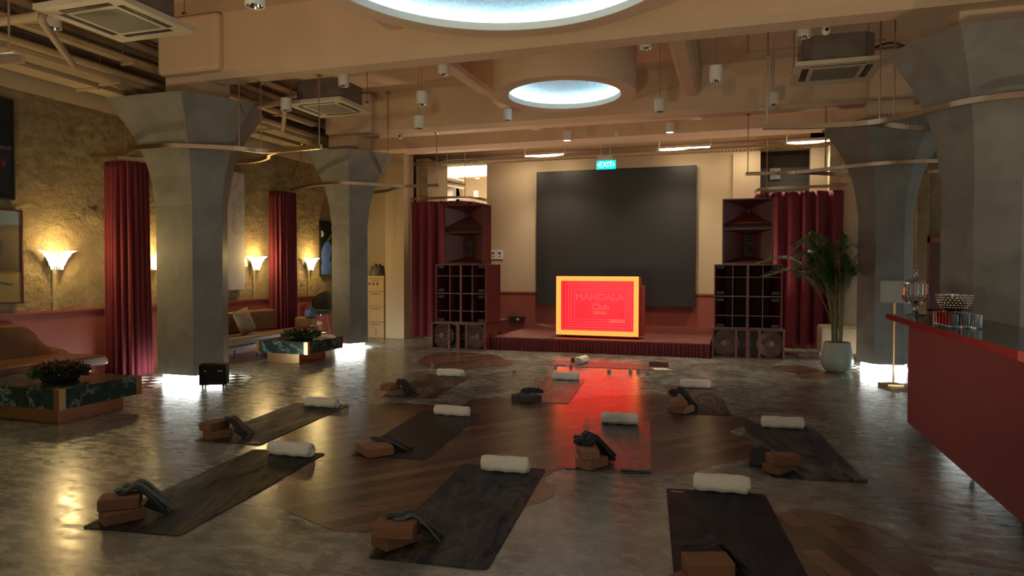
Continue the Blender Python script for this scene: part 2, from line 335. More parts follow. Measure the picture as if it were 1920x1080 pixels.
def dup(root, loc, rotz=None, label=None, group=None):
    r = root.copy(); COL.objects.link(r); r.location = loc
    if rotz is not None: r.rotation_euler = (0, 0, rotz)
    if label: r['label'] = label
    if group: r['group'] = group
    for ch in kids(root):
        c = ch.copy(); COL.objects.link(c); c.parent = r
        for g in kids(ch):
            d = g.copy(); COL.objects.link(d); d.parent = c
    return r
def text_mesh(name, body, size, material, parent, loc, extrude=0.004, outline=0.0, align='CENTER', width=1.0):
    c = bpy.data.curves.new(name, 'FONT'); c.body = body; c.size = size; c.align_x = align; c.align_y = 'CENTER'; c.extrude = extrude; c.resolution_u = 4
    if outline: c.fill_mode = 'NONE'; c.extrude = 0; c.bevel_depth = outline; c.bevel_resolution = 1
    tmp = bpy.data.objects.new('tmp', c); COL.objects.link(tmp)
    bpy.context.view_layer.update()
    me = bpy.data.meshes.new_from_object(tmp.evaluated_get(bpy.context.evaluated_depsgraph_get()))
    bpy.data.objects.remove(tmp); me.name = name; me.materials.clear(); me.materials.append(material)
    me.transform(Matrix.Translation(loc) @ Matrix.Rotation(R(90), 4, 'X') @ Matrix.Diagonal((width, 1, 1, 1)))
    o = bpy.data.objects.new(name, me); COL.objects.link(o); o.parent = parent; return o

# ------------------------------------------------------------------ room shell
bm = BM(); box(bm, -12, 9, -5, 22, -0.3, 0.0); struct('floor', bm, M['concrete'], 'grey polished concrete floor with wood inlays', 'floor')
bm = BM(); box(bm, -10, 9, -5, 16.9, 5.0, 5.2); struct('ceiling', bm, M['ceiling'], 'cream painted ceiling slab between deep beams', 'ceiling')
WX = -8.8
bm = BM(); box(bm, WX - 0.3, WX, -3, 17, 3.87, 5.0); box(bm, WX - 0.3, WX, 14.9, 17, 0, 3.87)
wl = struct('wall_left', bm, M['cream'], 'left wall, smooth cream plaster above the rough band', 'wall')
bm = BM(); box(bm, WX - 0.3, WX - 0.015, -3, 14.9, 1.0, 3.87)
n = 70; ny = 360; bmp = bm
g = []
for iy in range(ny + 1):
    row = []
    for iz in range(n + 1):
        y = -3 + 17.9 * iy / ny; z = 1.0 + 2.87 * iz / n
        edge = min(1, iz / 2.0, (n - iz) / 2.0)
        row.append(bm.verts.new((WX - 0.012 + edge * random.uniform(-0.004, 0.016), y, z)))
    g.append(row)
for iy in range(ny):
    for iz in range(n): bm.faces.new((g[iy][iz], g[iy + 1][iz], g[iy + 1][iz + 1], g[iy][iz + 1])).smooth = True
o = obj('rough_plaster_band', bm, M['rough_plaster'], wl); 
for yy in (6.99, 8.58, 11.08, 12.86):
    bm = BM(); box(bm, WX - 0.02, WX + 0.012, yy - 0.035, yy + 0.025, 1.0, 1.6); obj('plaster_chase', bm, M['chase'], wl)
bm = BM(); box(bm, WX - 0.3, WX + 0.005, -3, 14.9, 0, 0.985)
obj('dado', bm, M['dado'], wl)
bm = BM(); box(bm, WX - 0.02, WX + 0.03, -3, 14.9, 0.975, 1.005); struct('trim_1', bm, M['dado'], 'thin red ledge along the top of the dado on the left wall', 'trim')
bm = BM(); box(bm, WX, WX + 0.02, -3, 14.9, 0, 0.09); struct('baseboard_left', bm, M['dado'], 'red baseboard along the left wall', 'baseboard')

# stage wall (Y 16.4): left opening -7.3..-5.97, right opening 0.53..1.56
YB = 16.4
bm = BM(); box(bm, -5.97, 0.53, YB, YB + 0.25, 1.02, 4.25); box(bm, -9.1, -7.3, YB, YB + 0.25, 0, 4.25)
box(bm, 1.56, 4.6, YB, YB + 0.25, 0, 5.0); box(bm, -9.1, 4.6, YB, YB + 0.25, 4.25, 5.0)
box(bm, 0.53, 1.56, YB, YB + 0.25, 0, 2.2)
wb = struct('wall_back', bm, M['cream'], 'cream stage wall behind the black screen', 'wall')
bm = BM(); box(bm, -5.97, 0.53, YB - 0.005, YB + 0.25, 0, 1.0); obj('dado', bm, M['dado'], wb)
bm = BM(); box(bm, -5.97, 0.53, YB - 0.025, YB, 0.99, 1.03); struct('trim_2', bm, M['dado'], 'thin red ledge on the stage wall dado', 'trim')
bm = BM(); box(bm, -0.05, 0.53, YB - 0.15, YB, 1.03, 4.2); struct('column', bm, M['cream'], 'shallow cream pilaster right of the black screen', 'pillar')
# piers in the line of the stage curtains
bm = BM(); box(bm, -7.6, -7.13, 14.1, 14.6, 0, 4.95); struct('column', bm, M['cream'], 'square cream pier left of the stage-left curtain', 'pillar')
bm = BM(); box(bm, -8.8, -7.6, 14.75, 14.95, 0, 4.95); struct('wall_alcove', bm, M['cream'], 'cream alcove wall behind the stacked cartons', 'wall')
bm = BM(); box(bm, -7.35, -7.05, 15.2, 16.4, 0, 4.25); struct('wall_side', bm, M['cream'], 'cream side wall behind the stage-left curtain', 'wall')
bm = BM(); box(bm, 2.02, 2.95, 15.0, 15.5, 0, 4.95); box(bm, 1.8, 2.02, 15.1, 15.4, 0, 4.95); struct('column', bm, M['cream'], 'tall cream pier behind the far right column', 'pillar')
bm = BM(); box(bm, 2.95, 3.4, 15.0, 15.5, 0, 4.95); struct('wall_right_end', bm, M['cream'], 'cream wall strip beside the red door', 'wall')
bm = BM(); box(bm, 3.25, 3.45, 14.6, 15.2, 2.25, 4.9); box(bm, 3.25, 3.42, 14.6, 15.2, 0, 2.25); box(bm, 3.4, 6.5, 15.15, 15.4, 2.2, 4.9)
struct('wall_rough', bm, M['rough_plaster'], 'rough plaster wall around the red door on the right', 'wall')
d1 = thing('door_1', 'dark red door in a red frame beyond the bar', 'door', (3.75, 15.0, 0)); d1['kind'] = 'structure'
bm = BM(); box(bm, -0.33, -0.22, -0.12, 0.1, 0, 2.2); box(bm, -0.33, 0.75, -0.12, 0.1, 2.1, 2.2); box(bm, 0.64, 0.75, -0.12, 0.1, 0, 2.2); obj('door_frame', bm, M['dado'], d1)
bm = BM(); box(bm, -0.22, 0.64, 0.0, 0.05, 0, 2.1); obj('door_leaf', bm, M['spk'], d1)

# bright room beyond the left opening
bm = BM(); box(bm, -10.5, -2, 20.5, 20.7, 0, 5); box(bm, -11, -10.5, 16.65, 20.7, 0, 5); box(bm, -2.2, -2, 16.65, 20.5, 0, 5); box(bm, -9.2, -8.3, 20.0, 20.5, 0, 5)
struct('wall_far_room', bm, M['cream'], 'bright cream wall of the room seen above the stage-left curtain', 'wall')
bm = BM(); box(bm, -11, -2, 16.9, 20.7, 5.0, 5.2); box(bm, -10.5, -2.2, 18.9, 19.2, 4.3, 5.0); struct('ceiling_far_room', bm, M['ceiling'], 'ceiling and beam of the bright room beyond', 'ceiling')
lamp('far_room_light', 'AREA', (-7.2, 18.6, 4.7), 210, (1.0, 0.88, 0.66), 1.5, 1.5)
lamp('far_room_light', 'POINT', (-7.5, 18.2, 2.6), 140, (1.0, 0.86, 0.6), 0.3)
# dark recess beyond the right opening
bm = BM(); box(bm, -0.2, 2.4, 17.6, 17.7, 0, 5.0); box(bm, -0.3, -0.2, 16.65, 17.7, 0, 5); box(bm, 2.3, 2.4, 16.65, 17.6, 0, 5.0); box(bm, -0.3, 2.4, 16.65, 17.7, 4.9, 5.0)
struct('wall_recess', bm, noisy('dark_taupe_paint', (0.09, 0.07, 0.055), (0.11, 0.085, 0.07), 2, 0.7), 'dark taupe recess above the stage-right curtain', 'wall')
bm = BM(); box(bm, -0.2, 2.3, 17.4, 17.6, 2.0, 3.98); struct('wall_recess_panel', bm, noisy('grey_blue_panel', (0.15, 0.16, 0.15), (0.18, 0.19, 0.175), 2, 0.6), 'grey blue panel in the dark recess', 'wall')

# ceiling beams
def beam_x(y0, y1, x0, x1, zb, label):
    bm = BM(); c = 0.075; prof = [(y0, 5.0), (y0, zb + c), (y0 + 0.09, zb), (y1 - 0.09, zb), (y1, zb + c), (y1, 5.0)]
    extr(bm, prof, 'x', x0, x1); return struct('ceiling_beam', bm, M['ceiling'], label, 'beam')
beam_x(7.66, 8.12, -6.93, 8, 4.15, 'nearest cream ceiling beam crossing the room between the near columns')
beam_x(12.02, 12.5, -7.1, 8, 4.20, 'second cream ceiling beam crossing between the far columns')
beam_x(14.0, 14.45, -8.8, 8, 4.20, 'third cream ceiling beam in front of the stage wall')
beam_x(3.3, 3.75, -6.93, 8, 4.15, 'ceiling beam overhead near the viewer, above the frame')
def beam_y(x0, x1, y0, y1, zb, label):
    bm = BM(); c = 0.05; prof = [(x0, 5.0), (x0, zb + c), (x0 + 0.05, zb), (x1 - 0.05, zb), (x1, zb + c), (x1, 5.0)]
    extr(bm, prof, 'y', y0, y1); struct('ceiling_beam', bm, M['ceiling'], label, 'beam')
for i, (y0, y1, wh) in enumerate(((3.75, 7.66, 'near bay'), (8.12, 12.02, 'middle bay'), (12.5, 14.0, 'far bay'))):
    beam_y(-4.12, -3.84, y0, y1, 4.5, 'short cream cross beam left of the round ceiling drum, ' + wh)
    beam_y(-0.86, -0.58, y0, y1, 4.5, 'short cream cross beam right of the round ceiling drum, ' + wh)

# concrete column cores and drop panels
COLS = [(-7.24, 7.95, 0.22, 'nearest left'), (-7.4, 12.25, 0.0, 'far left'), (2.44, 8.2, 0.0, 'nearest right'), (2.29, 12.29, 0.0, 'far right')]
CAPP = [(0, 0), (.05, .02), (.13, .05), (.28, .10), (.42, .19), (.49, .25), (.61, .37), (.77, .58), (.91, .82), (1, 1)]
def hexa(cx, cy, r, stretch):
    return [(cx + r * math.cos(R(60 * k)) - (stretch if 60 * k in (120, 180, 240) else 0), cy + r * math.sin(R(60 * k))) for k in range(6)]
for cx, cy, st, nm in COLS:
    c = thing('column', nm + ' grey hexagonal microcement column with a flared trumpet capital', 'column', (cx, cy, 0)); c['kind'] = 'structure'
    bm = BM(); z0, z1 = 2.45, 3.85
    levels = [(0.10, 0.4), (z0, 0.4)] + [(z0 + (z1 - z0) * a, 0.4 + 0.56 * b) for a, b in CAPP[1:]]
    rings = [[bm.verts.new((x, y, z)) for x, y in hexa(0, 0, r, st * (1 + 0.5 * (r - .4) / .56))] for z, r in levels]
    for a, b in zip(rings, rings[1:]):
        for k in range(6): bm.faces.new((a[k], a[(k + 1) % 6], b[(k + 1) % 6], b[k]))
    bm.faces.new(rings[0][::-1]); bm.faces.new(rings[-1])
    obj('cladding', bm, M['microcement'], c, bevel=0.006)
    bm = BM(); prism(bm, hexa(0, 0, 0.33, st), 0.0, 0.10); obj('led_plinth', bm, M['led'], c)
    bm = BM(); box(bm, -0.33, 0.33, -0.24, 0.26, 3.85, 5.0); obj('concrete_core', bm, M['ceiling'], c)
    bm = BM(); box(bm, -0.33, 0.70, -0.40, 0.28, 4.22, 4.99); obj('drop_panel', bm, M['ceiling'], c, bevel=0.06, bseg=3)

# wood inlays
def inlay(pts, label, mk='inlay'):
    P = spline([(x, y, 0) for x, y in pts], 5, True)
    bm = BM(); prism(bm, [(p.x, p.y) for p in P], 0.0, 0.002); struct('floor_inlay', bm, M[mk], label, 'floor inlay')
B1 = [(-4.191, 6.91), (-3.993, 7.109), (-3.654, 7.257), (-3.305, 7.239), (-3.006, 7.241), (-2.978, 7.415), (-2.986, 7.691), (-2.696, 7.934), (-2.305, 7.991), (-1.705, 8.266), (-1.419, 8.514), (-0.857, 8.78), (-0.451, 8.469), (-0.01, 7.754), (0.206, 7.496), (0.032, 7.11), (-0.008, 6.91), (0.261, 6.61), (0.29, 6.236), (0.199, 6.065), (-0.012, 5.86), (-0.174, 5.677), (-0.267, 5.493), (-0.323, 5.415), (-0.593, 5.297), (-0.949, 5.223), (-1.246, 5.23), (-1.333, 5.038), (-1.314, 4.904), (-1.207, 4.742), (-1.174, 4.582), (-1.201, 4.457), (-1.259, 4.371), (-1.377, 4.162), (-1.511, 3.848), (-1.703, 3.653), (-1.96, 3.612), (-2.089, 3.587), (-2.247, 3.561), (-2.353, 3.589), (-2.54, 3.669), (-2.743, 3.753), (-2.902, 3.862), (-3.009, 3.988), (-3.154, 4.255), (-3.243, 4.494), (-3.417, 4.7), (-3.682, 4.883), (-3.964, 5.147), (-4.045, 5.566), (-4.099, 6.087), (-4.159, 6.635)]
inlay(B1, 'large cloud-shaped dark wood plank inlay in the middle of the floor')
inlay([(0.217, 4.558), (0.338, 4.748), (0.425, 4.829), (0.552, 4.818), (0.726, 4.725), (0.858, 4.628), (0.947, 4.499), (0.97, 4.328), (0.96, 4.212), (0.994, 4.115), (1.02, 3.926), (0.955, 3.671), (0.62, 3.308), (0.284, 3.152), (0.128, 3.697)], 'cloud-shaped wood plank inlay at the lower right beside the nearest mat', 'inlay2')
inlay([(-5.069, 10.544), (-5.268, 11.066), (-5.334, 11.609), (-5.231, 11.955), (-4.979, 12.076), (-4.353, 11.995), (-4.056, 11.797), (-3.855, 11.471), (-3.632, 11.175), (-3.488, 10.874), (-3.484, 10.608), (-3.816, 10.367), (-4.043, 9.979), (-4.456, 9.937), (-4.725, 10.122), (-4.958, 10.374)], 'wood plank inlay in front of the left speaker stack')
inlay([(0.575, 11.844), (0.756, 12.12), (1.063, 12.224), (1.226, 11.883), (1.42, 11.65), (1.553, 11.163), (1.387, 10.891), (1.026, 10.77), (0.894, 10.941), (0.906, 11.285), (0.716, 11.46)], 'small wood plank inlay beside the palm pot')
m = M['checker'] = mat('black_white_tiles', (0.5, 0.5, 0.5), 0.25); t = NT(m); v = t.coord((1, 1, 1), (0, 0, R(6)), space='World')
ck = t.new('ShaderNodeTexChecker'); ck.inputs['Scale'].default_value = 5.0; ck.inputs['Color1'].default_value = (0.7, 0.68, 0.62, 1); ck.inputs['Color2'].default_value = (0.012, 0.012, 0.012, 1); t.link(v, ck.inputs['Vector']); t.base(ck.outputs['Color'])
for k, pts in enumerate([[(-7.2, 8.5), (-6.9, 7.5), (-6.3, 7.66), (-6.7, 8.42)], [(-8.5, 8.0), (-8.3, 7.8), (-7.45, 7.08), (-7.25, 7.16), (-7.4, 7.6)],
    [(-7.2, 12.5), (-7.0, 11.95), (-6.66, 12.02), (-6.78, 12.42)], [(1.72, 11.9), (1.95, 11.55), (2.1, 11.7), (2.1, 12.6), (1.85, 12.55)]]):
    bm = BM(); prism(bm, pts, 0.0, 0.003); struct('floor_tiles', bm, M['checker'], 'black and white chequered floor tiles at the base of the ' + ('nearest left column, right side', 'nearest left column, left side', 'far left column', 'far right column')[k], 'floor tiles')

# ------------------------------------------------------------------ round ceiling drums
def drum(cx, cy, ri, ro, label):
    d = thing('ceiling_drum', label, 'ceiling light', (cx, cy, 4.15))
    S = 96; bm = BM(); H = 0.85
    lathe(bm, [(ro, H), (ro, 0), (ri, 0), (ri, 0.075), (ri + 0.02, 0.075), (ri + 0.06, 0.045), (ro - 0.03, 0.045), (ro - 0.03, H)], S, caps=False)
    obj('drum', bm, M['ceiling'], d)
    bm = BM(); lathe(bm, [(ri - 0.0005, -0.002), (ri - 0.012, -0.002), (ri - 0.012, 0.075), (ri - 0.0005, 0.075)], S, caps=False); obj('inner_lip', bm, mat('pale_cove_lip', (.80, .84, .80), .5), d)
    bm = BM(); lathe(bm, [(ro - 0.035, 0.15), (ro * .7, 0.20), (0.0001, 0.25)], S, caps=False); obj('textured_disc', bm, M['disc'], d)
    rm = (ri + ro) / 2 + 0.02
    bm = BM(); lathe(bm, [(rm - 0.03, 0.05), (rm + 0.03, 0.05), (rm + 0.03, 0.072), (rm - 0.03, 0.072), (rm - 0.03, 0.05)], S, caps=False); obj('led_strip', bm, M['cove'], d)
    return d
drum(-2.42, 10.0, 0.84, 1.05, 'smaller round ceiling drum with a glowing pale blue plaster disc')
drum(-1.95, 5.55, 1.62, 1.84, 'large round ceiling drum with a glowing pale blue disc, cut by the picture top')

# ------------------------------------------------------------------ stage, screen, sign
s = thing('stage', 'low red carpeted stage with a gathered dark red skirt', 'stage', (-2.5, 12.75, 0))
bm = BM(); box(bm, -2.03, 0.0, 0, 3.62, 0.03, 0.25); box(bm, 0.01, 2.1, 0, 3.62, 0.03, 0.25); obj('deck', bm, M['stage'], s, bevel=0.006)
bm = BM(); box(bm, -2.03, 2.11, -0.012, 0.0, 0.235, 0.255); obj('edge_trim', bm, M['spk_edge'], s)
bm = BM(); box(bm, -0.9, -0.82, 0, 3.6, 0.25, 0.252); box(bm, -2.02, 2.1, 1.85, 1.9, 0.25, 0.252); obj('joint_strip', bm, M['edge_black'], s)
bm = BM(); N = 420; r0 = []; r1 = []
for i in range(N + 1):
    x = -2.03 + 4.13 * i / N; dy = -0.02 - 0.012 * math.sin(i * 0.9 + math.sin(i * .13) * 2); r0.append(bm.verts.new((x, dy * 1.5, 0.005))); r1.append(bm.verts.new((x, dy, 0.235)))
for i in range(N): bm.faces.new((r0[i], r0[i + 1], r1[i + 1], r1[i])).smooth = True
obj('skirt', bm, M['skirt'], s)

s = thing('led_screen', 'huge matt black screen on the stage wall', 'screen', (-2.73, 16.25, 0.74))
bm = BM(); box(bm, -1.87, 1.87, 0, 0.1, 0, 3.2); obj('panel', bm, M['screen'], s)
bm = BM(); box(bm, -1.89, -1.87, -0.005, 0.12, -0.02, 3.22); box(bm, 1.87, 1.89, -0.005, 0.12, -0.02, 3.22); box(bm, -1.87, 1.87, -0.005, 0.12, -0.02, 0); box(bm, -1.87, 1.87, -0.005, 0.12, 3.2, 3.22); obj('frame', bm, M['black'], s)
bm = BM(); box(bm, -1.5, 1.5, 0.1, 0.15, 0.4, 0.7); box(bm, -1.5, 1.5, 0.1, 0.15, 2.4, 2.7); obj('wall_bracket', bm, M['black'], s)

SGX, SGY = -2.52, 13.1
s = thing('neon_sign_box', 'glowing orange framed red infinity-mirror box reading MANDALA Club on the stage', 'sign', (SGX, SGY, 0.255), R(-1.0))
w, h, z0 = 0.80, 1.19, 0.05
bm = BM(); fwid = 0.085
for a in ((-w, w, z0, z0 + fwid), (-w, w, h - fwid, h), (-w, -w + fwid, z0 + fwid, h - fwid), (w - fwid, w, z0 + fwid, h - fwid)): box(bm, a[0], a[1], 0, 0.05, a[2], a[3])
obj('light_frame', bm, M['neon_frame'], s)
bm = BM(); box(bm, -w, -w + 0.02, 0.05, 0.42, z0, h); box(bm, w - 0.02, w, 0.05, 0.42, z0, h); box(bm, -w, w, 0.05, 0.42, z0, z0 + 0.02); box(bm, -w, w, 0.05, 0.42, h - 0.02, h); box(bm, -w, w, 0.42, 0.44, z0, h)
box(bm, w, w + 0.07, 0.25, 0.44, z0, h - 0.18)
obj('case', bm, M['sign_side'], s)
bm = BM(); box(bm, -w + 0.02, w - 0.02, 0.36, 0.37, z0 + 0.02, h - 0.02); obj('mirror_back', bm, M['neon_back'], s)
for k in range(5):
    i = 0.10 + 0.048 * k; y = 0.10 + 0.05 * k; tt = 0.0035; bm = BM(); a, b, c, d = -w + i, w - i, z0 + i * .98, h - i * .98
    for q in ((a, b, c, c + tt), (a, b, d - tt, d), (a, a + tt, c, d), (b - tt, b, c, d)): box(bm, q[0], q[1], y, y + tt, q[2], q[3])
    obj('light_line', bm, M['neon_line'], s)
text_mesh('lettering_top', 'MANDALA', 0.19, M['neon_text'], s, (0, 0.30, 0.78), outline=0.0035, width=1.06)
text_mesh('lettering_bottom', 'Club', 0.165, M['neon_text'], s, (0.02, 0.30, 0.585), outline=0.0035, width=1.1)
bm = BM(); box(bm, -0.13, 0.14, 0.33, 0.335, 0.44, 0.50); box(bm, 0.19, 0.50, 0.33, 0.335, 0.28, 0.35); obj('paper_note', bm, mat('pink_lit_paper', (0.8, 0.5, 0.5), 0.6), s)
bm = BM()
for x in (-0.7, 0.7):
    for y in (0.06, 0.36): lathe(bm, [(0.02, 0.0), (0.025, 0.05)], 10, x, y)
obj('caster', bm, M['black'], s)
s = thing('cable_bundle', 'loose grey cables looping from the wall behind the neon sign box', 'cables', (-3.9, 14.6, 0.262))
for k in range(3):
    bm = BM(); tube(bm, spline([(-0.55 + .1 * k, 1.2, 0.02), (-0.3, 0.8 + .1 * k, 0.015), (0.1, 0.5, 0.03 + .05 * k), (0.28 + .04 * k, 0.9, 0.3), (0.38 + .05 * k, 1.5, 0.42)], 6), 0.007, 6); obj('cable', bm, M['white'] if k < 2 else M['steel'], s)
s = thing('power_box', 'small black power socket box at the foot of the stage wall', 'socket', (-5.15, 16.33, 0.28))
bm = BM(); box(bm, -0.2, 0.2, -0.05, 0.05, 0, 0.13); obj('box', bm, M['black'], s, bevel=0.006)
bm = BM(); lathe(bm, [(0.03, 0), (0.03, 0.03)], 12); bm.transform(Matrix.Translation((0.05, -0.05, 0.065)) @ Matrix.Rotation(R(90), 4, 'X')); obj('plug', bm, M['white'], s)
s = thing('wall_notice', 'white rectangular plate with two small symbols left of the screen', 'notice', (-5.7, 16.385, 1.84))
bm = BM(); box(bm, -0.165, 0.165, -0.01, 0.01, 0, 0.23); obj('plate', bm, mat('notice_white', (0.75, 0.73, 0.72), 0.4), s)
bm = BM()
for x in (-0.085, 0.085):
    box(bm, x - 0.03, x + 0.03, -0.014, -0.01, 0.13, 0.17); box(bm, x - 0.022, x - 0.012, -0.014, -0.01, 0.05, 0.09); box(bm, x + 0.01, x + 0.026, -0.014, -0.01, 0.05, 0.09)
box(bm, -0.0015, 0.0015, -0.014, -0.01, 0.01, 0.22); obj('symbol', bm, M['black'], s)
s = thing('exit_sign', 'lit green exit sign hanging under the service tray', 'exit sign', (-2.44, 13.62, 3.57))
bm = BM(); box(bm, -0.19, 0.19, -0.015, 0.015, 0, 0.17); obj('panel', bm, M['exit'], s)
text_mesh('lettering', 'EXIT', 0.155, M['exit_text'], s, (0.0, -0.017, 0.085), extrude=0.002, width=0.85)
bm = BM()
for sx in (-1, 1):
    v = [bm.verts.new((sx * q[0], -0.019, q[1])) for q in ((0.172, 0.085), (0.142, 0.125), (0.142, 0.045))]; bm.faces.new(v)
obj('arrow', bm, M['exit_text'], s)
bm = BM(); box(bm, -0.16, 0.12, -0.03, 0.03, 0.18, 0.26); obj('housing', bm, M['white'], s)
bm = BM(); tube(bm, [(-0.1, 0, 0.26), (-0.1, 0, 0.64 + .79)], 0.006); tube(bm, [(0.08, 0, 0.26), (0.08, 0, 1.43)], 0.006); obj('hanger_rod', bm, M['white'], s)

# ------------------------------------------------------------------ loudspeaker stacks
def subwoofer(x0, x1, y0, y1, z1, mirror, label):
    s = thing('subwoofer', label, 'loudspeaker', ((x0 + x1) / 2, y0, 0), group=None); w = (x1 - x0) / 2; d = y1 - y0
    bm = BM(); T = 0.035
    box(bm, -w, w, 0.02, d, 0, T); box(bm, -w, w, 0.02, d, z1 - T, z1); box(bm, -w, -w + T, 0.02, d, T, z1 - T); box(bm, w - T, w, 0.02, d, T, z1 - T); box(bm, -w + T, w - T, 0.30, d, T, z1 - T)
    obj('cabinet', bm, M['spk'], s, bevel=0.004)
    bm = BM(); box(bm, -w, w, 0.0, 0.022, 0, 0.012); box(bm, -w, w, 0, 0.022, z1 - 0.012, z1); box(bm, -w, -w + 0.03, 0, 0.022, 0.012, z1 - .012); box(bm, w - .03, w, 0, .022, .012, z1 - .012); obj('front_edge', bm, M['spk_edge'], s)
    sx = mirror * w * 0.36
    bm = BM(); box(bm, sx - 0.02, sx + 0.02, -0.012, 0.03, 0.012, z1 - 0.012); obj('upright_batten', bm, M['spk_edge'], s)
    cx = -mirror * w * 0.22; rr = z1 * 0.42
    bm = BM(); lathe(bm, [(rr, 0), (rr + 0.008, 0.012), (rr - 0.012, 0.018), (rr - 0.02, 0.0), (rr * .8, -0.02), (0.09, -0.07), (0.06, -0.08), (0.0001, -0.06)], 40, caps=False)
    bm.transform(Matrix.Translation((cx, 0.09, z1 / 2)) @ Matrix.Rotation(R(90), 4, 'X')); dr = obj('driver_cone', bm, M['mesh'], s)
    bm = BM(); lathe(bm, [(0.055, 0), (0.05, 0.03), (0.0001, 0.035)], 20); box(bm, -0.12, 0.12, -0.008, 0.008, 0.0, 0.01)
    bm.transform(Matrix.Translation((cx - mirror * 0.03, 0.10, z1 / 2)) @ Matrix.Rotation(R(90), 4, 'X')); obj('dust_cap', bm, mat('dull_copper', (.26, .10, .06), .5), s)
    bm = BM(); lathe(bm, [(0.045, 0), (0.05, 0.01), (0.04, 0.012)], 20, caps=False); bm.transform(Matrix.Translation((mirror * w * 0.68, 0.05, z1 / 2)) @ Matrix.Rotation(R(90), 4, 'X')); obj('port_ring', bm, M['mesh'], s)
    bm = BM(); box(bm, -w + .03, w - .03, 0.20, 0.22, .03, z1 - .03); obj('baffle', bm, mat('brown_baffle', (.035, .02, .018), .5), s)
    for k, yy in enumerate((0.25, 0.8)):
        bm = BM(); xx = w if mirror < 0 else -w; box(bm, xx - 0.012, xx + 0.012, yy, yy + 0.1, z1 * .5, z1 * .5 + 0.06); obj('handle', bm, M['black'], s)
    return s
def bin_cab(x0, x1, y0, y1, z0, z1, nleft, label):
    """tall folded-horn bass bin: frame, a vertical divider, shelves and black pads inside"""
    s = thing('bass_bin', label, 'loudspeaker', ((x0 + x1) / 2, y0, z0)); w = (x1 - x0) / 2; d = y1 - y0; h = z1 - z0; T = 0.022
    bm = BM(); box(bm, -w, w, 0, d, 0, T); box(bm, -w, w, 0, d, h - T, h); box(bm, -w, -w + T, 0, d, T, h - T); box(bm, w - T, w, 0, d, T, h - T); box(bm, -w + T, w - T, 0.55, d, T, h - T)
    obj('cabinet', bm, M['spk'], s, bevel=0.003)
    bm = BM(); box(bm, -w, w, -0.004, 0.004, 0, 0.015); box(bm, -w, w, -.004, .004, h - .015, h); box(bm, -w, -w + .018, -.004, .004, .015, h - .015); box(bm, w - .018, w, -.004, .004, .015, h - .015); obj('front_edge', bm, M['spk_edge'], s)
    dx = 0.12 * w * nleft
    bm = BM(); box(bm, dx - 0.008, dx + 0.008, 0.01, 0.5, T, h - T); obj('divider', bm, M['spk_edge'], s)
    for k, fz in enumerate((0.2, 0.5, 0.8)):
        bm = BM(); th = 0.008 if k != 1 else 0.011; box(bm, -w + T, w - T, 0.012, 0.45, h * fz - th, h * fz + th); obj('shelf', bm, M['spk_edge'] , s)
    # slanted inner horn panels
    bm = BM(); a = -w + T if nleft > 0 else w - T; b = dx
    for q in ((a, 0.04, b * .55 + a * .45, 0.5),):
        v = [bm.verts.new((q[0], q[1], T)), bm.verts.new((q[2], q[3], T)), bm.verts.new((q[2], q[3], h - T)), bm.verts.new((q[0], q[1], h - T))]; bm.faces.new(v)
        v = [bm.verts.new((q[0], q[1] + .015, T)), bm.verts.new((q[2], q[3] + .015, T)), bm.verts.new((q[2], q[3] + .015, h - T)), bm.verts.new((q[0], q[1] + .015, h - T))]; bm.faces.new(v)
    obj('horn_panel', bm, M['spk'], s)
    for fz in (0.045, 0.445, 0.555, 0.955):
        bm = BM(); xx = (-w + T + 0.085) if nleft > 0 else (w - T - 0.085); box(bm, xx - 0.065, xx + 0.065, 0.02, 0.2, h * fz - 0.024, h * fz + 0.024); obj('rubber_pad', bm, M['black'], s)
    bm = BM(); box(bm, -w + T, w - T, 0.53, 0.55, T, h - T); obj('rear_panel', bm, M['spk_in'], s)
